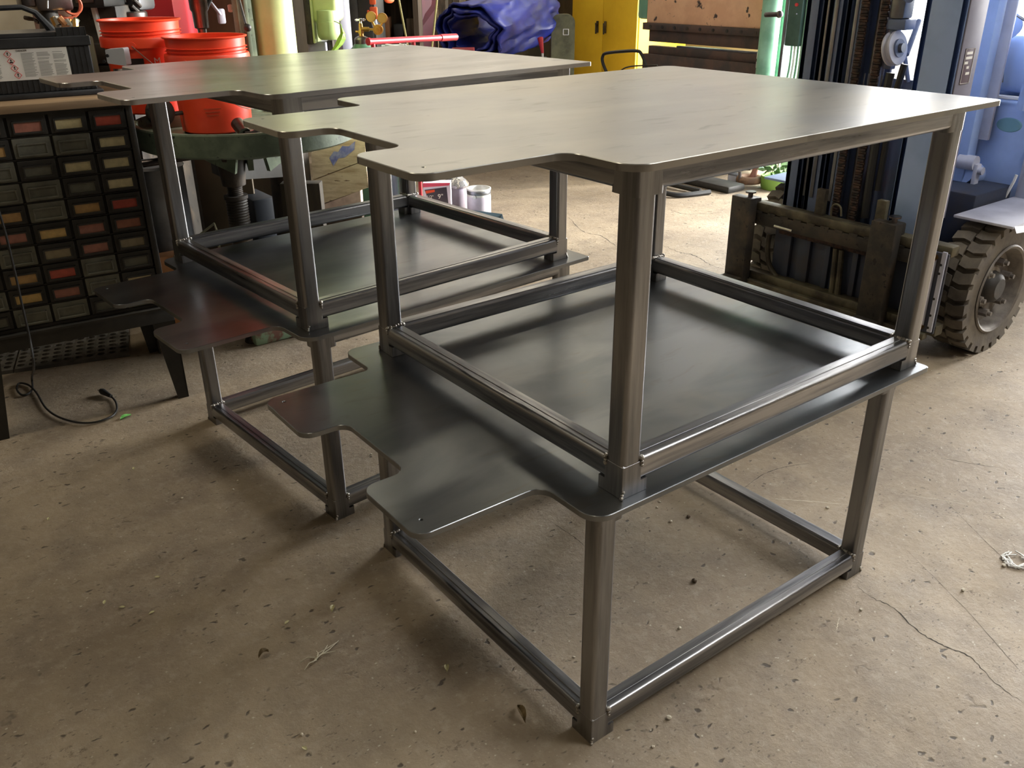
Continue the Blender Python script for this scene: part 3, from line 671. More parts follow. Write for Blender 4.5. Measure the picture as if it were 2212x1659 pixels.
wb = MB(True).box(.10, .30, 2.80, 2.965, TZ-.034, TZ+.02, .003); wb.world = True
solo(wb, 'timber_block', WOODT, 'worn timber block under the rear orange bucket', 'board', (.1, 2.9, TZ-.034))
B2 = bucket('orange bucket nearer the camera on the green round table', .245, 2.62, TZ-.034, 1.0, R(-140), 0)
B1 = bucket('orange bucket standing behind the nearer orange bucket, with a white letter M', .092, 2.928, TZ+.021, 1.0, R(-120), 0)
def on_bucket(parent, c, ang, z, s_=1.0):
    H = .362; r_ = .137+(.151-.137)*(z/H)+.0006
    p = Vector((c[0]+r_*math.cos(ang), c[1]+r_*math.sin(ang), c[2]+z)); xd = Vector((-math.sin(ang), math.cos(ang), 0)); zd = Vector((0, 0, 1)); nd = xd.cross(zd)
    return Matrix(((xd.x, zd.x, nd.x, p.x), (xd.y, zd.y, nd.y, p.y), (xd.z, zd.z, nd.z, p.z), (0, 0, 0, 1)))
cc = (.092, 2.928, TZ+.021)
text('M', .036, WHITEP, B1, on_bucket(B1, cc, R(-94), .198), depth=.001)
m_ = on_bucket(B1, cc, R(-121), .196)
q = MB(); q.box(-.032, .032, 0, .026, -.001, .0012, mat=RM[B1.name].inverted() @ m_); q.build('black_label', BLKPRINT, B1, smooth=False)
cc2 = (.245, 2.62, TZ-.034)
for k in range(3):
    q = MB(); q.box(-.035+.004*k, .03-.006*k, -.012*k, -.012*k+.004, -.001, .0008, mat=RM[B2.name].inverted() @ on_bucket(B2, cc2, R(-112), .10)); q.build('moulded_line', M('bucket_print_%d' % k, rgb(190, 70, 40), .5), B2, smooth=False)
# odds on the green table
def pipe(name, mat, label, cat, pts, r, n=16, **k):
    pts = [Vector(p) for p in pts]; z = min(p.z for p in pts)
    return solo(MB().tube(pts, r, n, k.pop('smooth', 0)), name, mat, label, cat, (pts[0].x, pts[0].y, z-r if k.pop('drop', 1) else z), **k)
e0, e1 = DP(513, 267, 3.42), DP(529, 289, 3.38)
t = thing('pipe_elbow', 'dark steel pipe stub lying on the green table beside the nearer bucket', 'pipe', (e1.x, e1.y, TZ-.03))
MB(True).cyl(e1, e0, .024, .026, 20).cyl(e0, e0+(e0-e1).normalized()*.002, .026, .018).build('pipe', GUNM, t)
MB(True).tube([e1, e1+Vector((.03, -.01, .0)), e1+Vector((.07, .0, .02))], .012, 10, 4).build('branch', GUNM, t)
kx = DP(346, 243, 3.42)
t = thing('loose_handwheel', 'black round handwheel on the green table behind the front leg', 'wheel', (kx.x, kx.y, TZ-.03))
MB(True).ball(kx, .056, (1, .55, 1), 24).build('wheel', DARKM, t); MB(True).cyl(kx+Vector((.04, 0, -.01)), kx+Vector((.11, .01, -.01)), .008).build('shaft', DARKM, t)

# ------------------------------------------------------------------ forklift (faces -X, stands square to the tables)
fl_ = thing('forklift', 'glare-paled blue-grey forklift with two forks parked behind the nearer table stack', 'forklift', (3.6, 1.43, 0))
FS = .92     # forks, carriage and mast stand a little nearer and higher than a first guess
HM = [Matrix.Translation(CAM) @ Matrix.Scale(FS, 4) @ Matrix.Translation(-CAM)]
FORKN = M('forklift_navy_steel', rgb(52, 58, 74), .5, .1, rgb(62, 58, 60), 6, .5, .7, bump=.2)
def FB(name, mat, mb, label=None, parent=None, **k):
    if HM: mb.bm.transform(HM[0])
    return mb.build(name, mat, parent or fl_, label=label, **k)
for y0 in (1.045, 1.877):
    f = FB('fork', DARKM, MB(True).box(2.76, 2.82, y0, y0+.127, .004, .478 if y0 > 1.5 else .512, .004).box(1.78, 2.80, y0+.005, y0+.122, .004, .042, .004))
    zt = .478 if y0 > 1.5 else .512
    FB('fork_pin', GUNM, MB(True).cyl((2.80, y0+.035, zt-.002), (2.80, y0+.035, zt+.024), .013).cyl((2.80, y0+.035, zt+.024), (2.80, y0+.035, zt+.031), .028), parent=f)
    FB('fork_hook', DARKM, MB(True).box(2.815, 2.87, y0+.01, y0+.09, zt-.12, zt-.005, .01), parent=f)
bar = MB(True).box(2.83, 2.90, .80, 2.0, .40, .452, .012)
FB('carriage_top_bar', OLIVE, bar)
tb = MB(True).box(2.825, 2.86, .82, 1.99, .335, .40, .003)
for k in range(14): tb.box(2.822, 2.85, .86+k*.082, .86+k*.082+.045, .395, .408)
FB('toothed_bar', DARKM, tb)
FB('carriage_lower_bar', OLIVE, MB(True).box(2.83, 2.90, .80, 1.99, .02, .075, .01))
FB('carriage_lower_bar_lip', OLIVE, MB(True).box(2.80, 2.84, .84, 1.97, .0, .03, .004))
FB('carriage_back_plate', FORKN, MB(True).box(2.90, 2.93, .98, 1.80, .02, .36, .004))
FB('carriage_cross_member', RUST, MB(True).box(2.872, 2.90, 1.16, 1.76, .30, .335, .004))
for y0, y1 in ((1.28, 1.31), (1.44, 1.47), (1.56, 1.63), (1.68, 1.72)): FB('carriage_rib', FORKN, MB(True).box(2.878, 2.905, y0, y1, .075, .32, .003))
FB('pin_bar', WIRE, MB(True).cyl(PX(1673, 488, 2.80), PX(1711, 499, 2.80), .007))
for px_ in ((1773, 425), (1903, 450)):
    c = PX(px_[0], px_[1], 2.86); FB('lift_lug', OLIVE, MB(True)._add and MB(True).box(2.85, 2.88, c.y-.03, c.y+.02, .44, c.z+.04, .004))
lp = [PX(x, y, 2.84) for x, y in ((1795, 466), (1797, 448), (1806, 441), (1816, 448), (1817, 467))]
FB('wire_loop', OLIVE, MB(True).tube(lp, .005, 8, 4))
# side bracket with slots and bolts
FB('side_bracket', FORKN, MB(True).box(2.80, 2.93, .925, .95, .03, .46, .003).box(2.786, 2.80, .79, .95, .05, .43, .003))
FB('bracket_strip', FORKG, MB(True).box(2.775, 2.786, .795, .816, .06, .44, .002)); FB('bracket_strip', FORKG, MB(True).box(2.775, 2.786, .838, .856, .08, .40, .002))
for z in (.08, .14, .22, .34, .38): FB('bracket_hole', CABLE, MB(True).cyl((2.7735, .812, z), (2.776, .812, z), .006, n=10))
FB('bracket_bolt', BRASS, MB(True).cyl((2.76, .85, .075), (2.79, .85, .075), .016, n=6)); FB('bracket_bolt', BRASS, MB(True).cyl((2.76, .85, .405), (2.79, .85, .405), .016, n=6))
# mast
def channel(y0, y1, x0, x1, z0, z1, mat, nm):
    m_ = MB(True).box(x0, x0+.035, y0, y1, z0, z1, .004).box(x0, x1, y0, y0+.03, z0, z1, .004).box(x0, x1, y1-.03, y1, z0, z1, .004).box(x1-.03, x1, y0, y1, z0, z1, .004)
    return FB(nm, mat, m_)
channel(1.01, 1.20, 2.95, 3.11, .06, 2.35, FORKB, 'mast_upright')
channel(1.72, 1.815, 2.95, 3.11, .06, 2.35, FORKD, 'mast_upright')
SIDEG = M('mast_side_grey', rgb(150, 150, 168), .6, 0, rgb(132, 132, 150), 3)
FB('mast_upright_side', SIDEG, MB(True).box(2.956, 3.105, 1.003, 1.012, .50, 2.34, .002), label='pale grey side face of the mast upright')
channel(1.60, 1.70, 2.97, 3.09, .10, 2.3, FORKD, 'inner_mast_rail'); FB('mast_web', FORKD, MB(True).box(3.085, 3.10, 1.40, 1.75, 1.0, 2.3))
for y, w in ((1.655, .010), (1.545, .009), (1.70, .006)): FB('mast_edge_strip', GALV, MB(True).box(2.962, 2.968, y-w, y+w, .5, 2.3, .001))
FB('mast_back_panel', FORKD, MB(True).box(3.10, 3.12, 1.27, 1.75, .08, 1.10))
FB('mast_cross_member', FORKD, MB(True).box(2.98, 3.10, 1.20, 1.72, .08, .16, .01))
for y in (1.385, 1.487):
    ch = MB(True); z = .42
    while z < 1.5: ch.box(2.93, 2.95, y-.017, y+.017, z, z+.013, .003).cyl((2.94, y-.020, z+.019), (2.94, y+.020, z+.019), .006, n=8); z += .0255
    FB('lift_chain', RUST, ch)
FB('lift_cylinder', GUNM, MB(True).cyl((3.03, 1.435, .12), (3.03, 1.435, 2.2), .035)); FB('lift_cylinder', FORKD, MB(True).cyl((3.03, 1.545, .12), (3.03, 1.545, 2.2), .030))
pc = PX(1932, 105, 2.96)
pu = FB('chain_pulley', FORKG, MB(True).lathe([(0, -.02), (.062, -.02), (.074, -.02), (.076, -.012), (.066, -.006), (.066, .006), (.076, .012), (.074, .02), (0, .02)], pc, 36, Matrix.Rotation(R(78), 4, 'X') @ Matrix.Rotation(0, 4, 'Z')))
FB('pulley_hub', FORKD, MB(True).cyl(pc-Vector((0, .028, -.004)), pc, .040), parent=pu); FB('pulley_axle', GALV, MB(True).cyl(pc-Vector((0, .045, -.006)), pc, .020), parent=pu)
FB('cylinder_block', GALV, MB(True).box(2.94, 3.02, pc.y-.03, pc.y+.045, 1.37, 1.62, .012)); FB('cylinder_block_boss', FORKD, MB(True).cyl((2.93, pc.y-.05, 1.46), (2.98, pc.y+.01, 1.47), .022))
FB('pulley_clevis', FORKD, MB(True).box(2.94, 3.03, pc.y-.045, pc.y+.05, 1.325, 1.37, .006)); FB('pulley_yoke', FORKD, MB(True).box(2.99, 3.03, pc.y+.02, pc.y+.06, 1.15, 1.34, .006))
FB('mast_brace', FORKD, MB(True).cyl(PX(1985, 45, 3.2), PX(1958, 118, 3.05), .012).cyl(PX(1954, 118, 3.1), PX(1962, 178, 3.1), .010))
FB('hose_stack', CABLE, MB(True).tube([(2.96, 1.33, .46), (2.95, 1.33, .8), (2.96, 1.32, 1.14)], .02, 10, 3).tube([(2.97, 1.29, .6), (2.97, 1.285, 1.0), (2.98, 1.27, 1.18)], .016, 10, 3))
for y in (1.44, 1.42, 1.375, 1.35): FB('guide_rod', GALV, MB(True).cyl((2.945, y, 1.03+.02*((y*100) % 3)), (2.945, y, 1.13), .003, n=6))
for px_, py_ in ((1795, 640), (1808, 640)):
    c = PX(px_, py_, 2.86)
    FB('hydraulic_hose', OLIVE, MB(True).tube([(2.87, c.y+.02, .30), (2.865, c.y+.01, .2), c+Vector((0, 0, .03)), c-Vector((0, 0, .03))], [.014, .014, .017, .015], 10))
cv = [PX(x, y, 2.865) for x, y in ((1662, 505), (1658, 540), (1663, 575), (1685, 605), (1720, 628), (1765, 645), (1820, 655), (1860, 668))]
FB('hydraulic_hose', OLIVE, MB(True).tube(cv, .014, 10, 5))
# data plate
pl = FB('data_plate', M('data_plate_dark', rgb(104, 92, 104), .6), MB(True).box(2.985, 3.062, .9995, 1.0035, 1.115, 1.262, .001))
pr_ = MB(True)
for z, a_, b_2 in ((1.245, .012, .06), (1.225, .010, .062), (1.205, .008, .035), (1.185, .03, .05), (1.16, .03, .062)): pr_.box(2.985+a_, 2.985+b_2, .9985, .9998, z-.008, z+.003)
FB('plate_print', WHITEP, pr_, parent=pl, smooth=False)
FB('plate_border', WHITEP, MB(True).tube([(2.987, .9988, 1.117), (3.060, .9988, 1.117), (3.060, .9988, 1.260), (2.987, .9988, 1.260), (2.987, .9988, 1.117)], .0012, 4), parent=pl)
# bodywork
HM.clear()
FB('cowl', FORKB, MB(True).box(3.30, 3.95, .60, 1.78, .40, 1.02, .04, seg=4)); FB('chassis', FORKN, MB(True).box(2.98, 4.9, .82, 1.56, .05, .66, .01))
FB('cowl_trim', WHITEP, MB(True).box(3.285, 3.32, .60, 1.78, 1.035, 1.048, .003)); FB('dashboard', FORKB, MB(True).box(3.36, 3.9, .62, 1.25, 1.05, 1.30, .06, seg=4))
FB('step_panel', FORKG, MB(True).box(3.29, 3.36, .56, .80, .52, .84, .02))
em = PX(2180, 270, 3.30); FB('emblem', M('emblem_green', rgb(120, 166, 178), .5), MB(True).lathe([(0, -.004), (.9, -.004), (1, 0), (0, .004)], em, 36, Matrix.Rotation(R(90), 4, 'Y') @ Matrix.Diagonal((.032, .058, 1, 1))))
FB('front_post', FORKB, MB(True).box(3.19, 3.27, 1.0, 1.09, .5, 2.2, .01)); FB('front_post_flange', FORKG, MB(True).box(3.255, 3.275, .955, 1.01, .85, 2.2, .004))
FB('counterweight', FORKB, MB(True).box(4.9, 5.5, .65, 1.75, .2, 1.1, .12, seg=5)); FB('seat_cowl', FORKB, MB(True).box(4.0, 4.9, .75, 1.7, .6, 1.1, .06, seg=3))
FB('seat', CABLE, MB(True).box(4.2, 4.7, 1.0, 1.5, 1.10, 1.22, .05, seg=3).box(4.62, 4.74, 1.0, 1.5, 1.18, 1.65, .05, seg=3))
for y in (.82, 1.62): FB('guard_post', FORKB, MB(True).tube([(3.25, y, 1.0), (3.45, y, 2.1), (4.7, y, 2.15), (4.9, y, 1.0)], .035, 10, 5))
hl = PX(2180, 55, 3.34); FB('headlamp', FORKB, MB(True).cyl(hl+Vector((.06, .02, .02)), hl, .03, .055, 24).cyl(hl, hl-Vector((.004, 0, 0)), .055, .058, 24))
FB('lamp_bracket', GALV, MB(True).tube([hl+Vector((.02, .06, .05)), hl+Vector((.0, .03, .07)), hl+Vector((0, -.07, .02))], .006, 8).cyl(PX(2172, 70, 3.33), PX(2164, 178, 3.33), .006).cyl(PX(2150, 72, 3.33), PX(2142, 150, 3.33), .006))
cl = PX(2092, 365, 3.2)
FB('tilt_cylinder_clamp', FORKG, MB(True).cyl(cl+Vector((0, -.03, .03)), cl+Vector((0, .05, .03)), .034, n=24).box(cl.x-.02, cl.x+.02, cl.y-.05, cl.y-.03, cl.z-.10, cl.z+.03, .005).cyl(cl+Vector((0, -.07, .0)), cl+Vector((0, -.03, 0)), .018, n=16))
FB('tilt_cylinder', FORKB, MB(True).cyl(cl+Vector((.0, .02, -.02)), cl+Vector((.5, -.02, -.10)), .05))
FB('grab_handle', WHITEP, MB(True).tube([PX(2196, 378, 3.27), PX(2190, 392, 3.27), PX(2165, 436, 3.27), PX(2160, 442, 3.27)], .007, 8))
FB('front_fender', FORKG, MB(True)._add and MB(True).box(2.77, 3.30, .545, .80, .60, .612, .003)); fd = MB(True); fd._add([(2.78, .545, .612), (3.3, .545, .612), (3.3, .53, .54), (2.78, .53, .585)], [(0, 1, 2, 3)]); fd.build('fender_lip', FORKG, fl_, smooth=False)
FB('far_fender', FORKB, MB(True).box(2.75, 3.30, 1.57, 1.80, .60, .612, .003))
def wheel(y0, y1, outer, cx=2.915, cz=.295, Rr=.295):
    """axis along Y; outer = -1 when the visible face looks to -Y"""
    w = abs(y1-y0); yc = (y0+y1)/2
    base = Matrix.Translation((cx, yc, cz)) @ Matrix.Rotation(R(90), 4, 'X')
    prof = [(Rr-.115, -w/2+.01), (Rr-.11, -w/2), (Rr-.03, -w/2-.001), (Rr-.022, -w/2+.012), (Rr-.020, w/2-.012), (Rr-.03, w/2+.001), (Rr-.11, w/2), (Rr-.115, w/2-.01)]
    mb = MB(True).lathe(prof, (0, 0, 0), 64, base, close=True)
    nl = 26
    for s_ in (-1, 1):
        for i in range(nl):
            a = 2*math.pi*(i+(.5 if s_ > 0 else 0))/nl; da = 2*math.pi/nl*.33
            vs = []
            for z, tw in ((s_*(w/2+.001), 0), (s_*w*.22, .18), (s_*w*.02, .05)):
                for sg in (-1, 1):
                    aa = a+sg*da+tw*2*math.pi/nl*s_*1.0
                    for r_ in (Rr-.035, Rr): vs.append((r_*math.cos(aa), r_*math.sin(aa), z))
            fs = [(0, 1, 3, 2), (8, 10, 11, 9)]
            for k in (0, 4): fs += [(k+1, k+5, k+7, k+3), (k, k+4, k+5, k+1), (k+2, k+3, k+7, k+6)]
            mb._add([base @ Vector(v) for v in vs], fs)
    o = mb.build('tyre', RUBBER, fl_, smooth=False)
    s_ = 1 if outer < 0 else -1        # +local z points to -Y
    z = lambda v: s_*(w/2-v)
    rim = MB(True).lathe([(Rr-.095, z(-.004)), (Rr-.102, z(-.010)), (Rr-.112, z(-.004)), (Rr-.120, z(.02)), (Rr-.130, z(.055)), (.105, z(.06)), (.09, z(.045)), (0, z(.045))], (0, 0, 0), 48, base)
    rim.build('rim', RIM, o)
    MB(True).lathe([(0, z(-.0)), (.045, z(.0)), (.062, z(.012)), (.070, z(.03)), (.075, z(.05)), (0, z(.05))], (0, 0, 0), 24, base).build('hub', DARKM, o)
    for i in range(6):
        a = 2*math.pi*i/6+.3; p0 = base @ Vector((.115*math.cos(a), .115*math.sin(a), z(.055))); p1 = base @ Vector((.115*math.cos(a), .115*math.sin(a), z(.015)))
        MB(True).cyl(p0, p1, .018, n=6).cyl(p1, base @ Vector((.115*math.cos(a), .115*math.sin(a), z(.0))), .010, n=10).build('wheel_nut', RIM, o, smooth=False)
    for i in range(12):
        a = 2*math.pi*i/12; p0 = base @ Vector((.052*math.cos(a), .052*math.sin(a), z(.02)))
        if i % 2: MB(True).ball(p0, .009, n=8).build('hub_bolt', GUNM, o)
    return o
wheel(.60, .765, -1); wheel(1.59, 1.745, 1, 2.905)
wheel(.80, .97, -1, 4.7, .25, .25); wheel(1.6, 1.77, 1, 4.7, .25, .25)

# ------------------------------------------------------------------ press brake and its neighbours on the right
pb = thing('press_brake', 'press brake with a peeling peach-painted ram behind the forklift', 'machine', (5.5, 4.4, 0))
x0 = 5.2
def PBx(name, mat, a, bb, z0, z1, x=x0, d=.08, **k): return MB(True).box(x, x+d, a, bb, z0, z1, .004).build(name, mat, pb, **k)
PBx('ram', PEEL, 3.80, 5.17, 1.125, 1.95, d=.10, label='peach-painted ram with chipped dark patches')
PBx('upper_beam', BRKD, 3.79, 5.20, 1.065, 1.125, x0-.02, .13)
for k in range(9): MB(True).cyl((x0-.024, 3.9+k*.15, 1.095), (x0-.018, 3.9+k*.15, 1.095), .014, n=14).build('die_bolt', DARKM, pb)
PBx('upper_die', BRKD, 3.79, 5.14, .965, 1.065, x0+.01, .06)
PBx('lower_die', BRKD, 3.80, 5.13, .86, .93, x0, .08); PBx('die_rail', GALV, 3.85, 4.8, .925, .945, x0+.02, .04)
PBx('bed', BRKD, 3.80, 5.17, .0, .86, x0-.03, .14); PBx('back_gauge', MINT, 3.9, 4.85, .94, 1.06, x0+.45, .05)
MB(True).box(x0, x0+1.1, 3.62, 3.79, .25, 2.0, .03).build('side_frame', MINT, pb, label='bright mint-green side frame'); MB(True).box(x0, x0+1.1, 5.17, 5.30, 1.15, 2.0, .03).build('side_frame', MINT, pb)
MB(True).cyl((x0-.1, 3.70, .05), (x0-.1, 3.70, 2.0), .075, n=28).build('ram_guide', MINT, pb, label='round mint-green guide column')
for z in (.86, .93): MB(True).box(x0-.09, x0-.02, 3.77, 3.81, z-.025, z+.025, .004).build('die_clamp', WHITEP, pb)
MB(True).cyl(DP(1654, 32, 6.0), DP(1683, 31, 5.9), .016).ball(DP(1684, 31, 5.9), .024).build('gauge_lever', GUNM, pb)
eb = thing('switch_box', 'dark green electrical box with conduits beside the press brake', 'box', (5.0, 3.42, 0))
cA, cB = PX(1700, 100, 5.0), PX(1733, 0, 5.0)
MB(True).box(5.0, 5.14, 3.345, 3.47, 1.03, 1.75, .006).build('enclosure', DGREEN, eb)
bt_ = PX(1722, 10, 4.998); MB(True).cyl(bt_, bt_-Vector((.012, 0, 0)), .012).build('push_button', REDPRINT, eb); MB(True).cyl(PX(1721, 30, 4.999), PX(1721, 30, 4.99), .005).build('screw', WIRE, eb)
for i, px_ in enumerate((1703, 1710, 1717, 1724)):
    c = PX(px_, 105, 5.03); MB(True).tube([(5.07, c.y, 1.04), (5.07, c.y, .85), (5.06, c.y+.03-.008*i, .55), (5.1, c.y+.04, .02)], .009, 8, 4).build('conduit', WHITEP if i % 2 else MINT, eb)
MB(True).box(5.02, 5.2, 3.305, 3.33, .0, 1.85, .004).build('mounting_post', MINT, eb); MB(True).box(5.03, 5.06, 3.50, 3.525, .0, 1.75, .004).build('support_strip', GALV, eb)

yc = thing('safety_cabinet', 'tall yellow two-door cabinet behind the press brake', 'cabinet', (6.25, 6.55, 0))
MB(True).box(5.93, 6.65, 6.01, 7.06, .05, 1.75, .008).build('body', YEL, yc)
for y0, y1, hy in ((6.02, 6.538, 6.49), (6.542, 7.05, 6.615)):
    d = MB(True).box(5.905, 5.93, y0, y1, .07, 1.73, .004).build('door', YEL, yc)
    MB(True).box(5.885, 5.905, hy-.012, hy+.012, .94, 1.06, .004).cyl((5.885, hy, 1.03), (5.87, hy, 1.03), .012).box(5.868, 5.880, hy-.009, hy+.009, .93, 1.035, .003).build('handle', GUNM, d)
MB(True).box(5.95, 6.6, 6.03, 7.04, 0, .05).build('plinth', BLACKM, yc)

ht = thing('hand_truck', 'black tubular hand truck in front of the yellow cabinet', 'hand truck', (4.75, 4.85, 0))
hpts = [PX(x, y, 4.55) for x, y in ((1325, 185), (1312, 160), (1302, 135), (1302, 122), (1310, 115), (1345, 111), (1375, 110), (1385, 116), (1395, 140), (1397, 160), (1396, 185))]
hpts = [Vector((4.75, hpts[0].y, .12))]+hpts+[Vector((4.75, hpts[-1].y-.02, .12))]
MB(True).tube(catmull(hpts, 4), .0135, 10).build('tubular_frame', CABLE, ht)
MB(True).tube([PX(1338, 155, 4.54), PX(1352, 146, 4.54), PX(1378, 142, 4.54), PX(1420, 141, 4.54)], .006, 8, 4).build('strap_cable', DARKM, ht)
ya, yb = sorted((hpts[0].y, hpts[-1].y))
MB(True).box(4.45, 4.76, ya, yb, .02, .03).build('toe_plate', BLACKM, ht)
for y in (ya-.05, yb+.05): MB(True).cyl((4.86, y-.02, .10), (4.86, y+.02, .10), .10, n=24).build('wheel', CABLE, ht)
for z in (.35, .6): MB(True).box(4.70, 4.76, ya, yb, z, z+.03).build('cross_bar', BLACKM, ht)

# small things on the floor by the brake, seen under the table top
p = G(1617, 406)
t = thing('pipe_flange', 'brown rusty ring flange on the floor beside the green plant tub', 'flange', (p.x+.05, p.y+.04, 0))
MB().torus((0, 0, .055), .075, .03, n=24, k=12).build('ring', M('brown_flange', rgb(150, 116, 88), .7, 0, rgb(120, 92, 72), 20, bump=.3), t)
MB().cyl((.02, 0, .03), (.05, -.02, .16), .028, .02).build('stub', M('pinkish_rust', rgb(156, 108, 92), .7), t); MB().cyl((-.09, .02, .05), (-.09, .03, .12), .012).build('bolt', GUNM, t)
p = G(1675, 412)
t = thing('plant_tub', 'green plastic tub with leafy green plant next to the rusty flange', 'plant pot', (p.x+.06, p.y+.05, 0))
MB().lathe([(0, .0), (.105, 0), (.115, .02), (.120, .10), (.118, .105), (.10, .09), (0, .09)], n=32).build('tub', M('green_tub', rgb(122, 160, 70), .5), t)
lf = MB(); random.seed(5)
for i in range(70):
    a = random.uniform(0, 6.28); r_ = random.uniform(.02, .13); z = random.uniform(.10, .34); c = Vector((r_*math.cos(a), r_*math.sin(a), z)); u_ = Vector((random.uniform(-1, 1), random.uniform(-1, 1), random.uniform(-.2, 1))).normalized()*.05; v_ = u_.orthogonal().normalized()*.02
    lf.quad(c-u_, c+v_, c+u_, c-v_, .001)
lf.build('foliage', M('tub_foliage', rgb(104, 140, 76), .6, 0, rgb(70, 100, 60), 30), t, smooth=False)
p = G(1582, 398)
t = thing('junction_box', 'small grey metal box on the floor left of the rusty flange', 'box', (p.x+.06, p.y+.03, 0)); MB().box(-.03, .05, -.05, .05, 0, .07, .005).build('case', GALV, t); MB().box(-.034, -.03, -.04, .04, .01, .06).build('cover', FORKG, t)
p = G(1480, 402)
lump = MB().box(p.x+.05, p.x+.25, p.y-.40, p.y+.40, 0, .055, .02).tube([p+Vector((-.1, -.25, .02)), p+Vector((-.14, 0, .03)), p+Vector((-.1, .3, .02))], .02, 8, 4)
solo(lump, 'foot_pedal', BLACKM, 'black foot pedal bar on the floor under the press brake', 'pedal', (p.x, p.y, 0))
p = G(1443, 425)
solo(MB().tube([p+Vector((.0, .2, .02)), p+Vector((-.03, .05, .03)), p+Vector((.05, -.08, .02)), p+Vector((.3, -.15, .02))], .02, 8, 5), 'floor_hose', CABLE, 'black hose end on the floor behind the nearer stack', 'hose', (p.x, p.y, 0))

# ------------------------------------------------------------------ second machine, gas bottle, cart in the middle background
gm = thing('milling_machine', 'pale green machine with a rounded motor housing left of the oxygen cylinder', 'machine', (1.25, 3.62, 0))
c0 = DP(700, 20, 4.6)
wv = Vector((RT.x, RT.y, 0)).normalized(); dv = Vector((-RT.y, RT.x, 0)).normalized()       # across / away, as seen by the machine's own turn
gr = Matrix(((wv.x, dv.x, 0, c0.x), (wv.y, dv.y, 0, c0.y), (0, 0, 1, 0), (0, 0, 0, 1)))
MB(True).box(-.07, .07, 0, .20, 1.34, 1.95, .03, gr, 4).build('motor_housing', PALEG, gm)
MB(True).lathe([(0, 1.255), (.045, 1.257), (.056, 1.268), (.060, 1.29), (.0595, 1.345), (.0575, 1.347), (.0575, 1.40), (0, 1.41)], gr @ Vector((.008, .03, 0)), 32).build('motor_cap', PALEG2, gm)
MB(True).box(-.105, -.072, -.01, .16, 1.235, 1.95, .006, gr).build('drive_cover', DARKM, gm); MB(True).box(-.072, -.060, -.01, .16, 1.24, 1.95, .005, gr).build('cover_edge', PALEG, gm)
MB(True).box(-.11, -.012, .02, .22, 1.02, 1.245, .008, gr).build('gearbox_column', LAV, gm); MB(True).box(-.12, .02, .02, .24, 0, 1.02, .008, gr).build('pedestal', BLACKM, gm); MB(True).box(-.012, .018, .06, .22, 0, 1.25, .004, gr).build('slide', DARKM, gm)
lp_ = thing('hanging_leaf', 'long bright green leaf hanging beside the pale green motor housing', 'leaf', DP(722, 115, 4.4))
MB(True).tube([DP(738, 61, 4.4), DP(735, 52, 4.45), DP(722, 46, 4.58)], .0025, 6, 3).build('stem', LEAFM, lp_)
mb = MB(True); pts = [(738, 60, 2), (741, 72, 5), (738, 84, 9), (732, 96, 8), (722, 108, 5), (713, 118, 2)]
rows_ = []
for x, y, w_ in pts:
    rows_.append([DP(x-w_, y-1, 4.40), DP(x, y, 4.385), DP(x+w_, y+1, 4.40)])
for A, B in zip(rows_, rows_[1:]):
    for k in (0, 1): mb.quad(A[k], A[k+1], B[k+1], B[k], .0015)
mb.build('leaf_blade', LEAFM, lp_)
gp = DP(738, 60, 4.95); pst = MB().box(gp.x-.03, gp.x+.035, gp.y-.05, gp.y+.05, 0, 2.6, .004)
solo(pst, 'steel_post', LAV, 'lavender-grey upright post beside the dark tool locker', 'post', (gp.x, gp.y, 0))
oc = DP(782, 95, 4.85); ox = thing('oxygen_cylinder', 'green gas cylinder with brass valve and two pressure gauges', 'gas cylinder', (oc.x, oc.y, 0))
MB().lathe([(0, 0), (.10, 0), (.112, .01), (.112, 1.10), (.105, 1.14), (.085, 1.175), (.055, 1.205), (.042, 1.222), (0, 1.23)], n=36).build('bottle', BOTTLE, ox)
MB().lathe([(.030, 1.212), (.040, 1.214), (.041, 1.245), (.034, 1.255), (.018, 1.262), (0, 1.262)], n=28).build('neck_ring', GUNM, ox)
vz = 1.262
MB().cyl((0, 0, vz-.005), (0, 0, vz+.065), .013, .011, 16).cyl((0, 0, vz+.012), (0, 0, vz+.03), .017, n=6).cyl((0, 0, vz+.02), (-.03*wv.x, -.03*wv.y, vz+.022), .006).build('valve', BRASS, ox)
hw = MB(); hw.torus((0, 0, vz+.082), .024, .006, n=20, k=8)
for a in (0, 1.05, 2.1): hw.cyl((.024*math.cos(a), .024*math.sin(a), vz+.082), (-.024*math.cos(a), -.024*math.sin(a), vz+.082), .004, n=8)
hw.cyl((0, 0, vz+.06), (0, 0, vz+.09), .007).build('valve_wheel', CHROME, ox)
ax = wv
def off(s_, z, d=0): return Vector((ax.x*s_-dv.x*d, ax.y*s_-dv.y*d, z))
MB().cyl(off(0, vz+.035), off(.045, vz+.034), .013, n=6).cyl(off(.045, vz+.034), off(.085, vz+.032), .006).cyl(off(.095, vz+.032, -.012), off(.095, vz+.032, .02), .027, n=24).cyl(off(.095, vz+.032, .02), off(.095, vz+.032, .034), .015, n=16).build('regulator', BRASS, ox)
for s_, z_ in ((.062, vz+.098), (.122, vz+.090)):
    g_ = MB().cyl(off(s_, z_, -.008), off(s_, z_, .014), .027, n=28).build('pressure_gauge', BRASS, ox)
    MB().cyl(off(s_, z_, .014), off(s_, z_, .0152), .0235, n=28).build('gauge_face', M('gauge_face_tan', rgb(186, 146, 84), .4), g_)
    MB().cyl(off(s_*.55+.095*.45, vz+.05, 0), off(s_, z_-.02, 0), .006).build('gauge_stem', BRASS, ox)
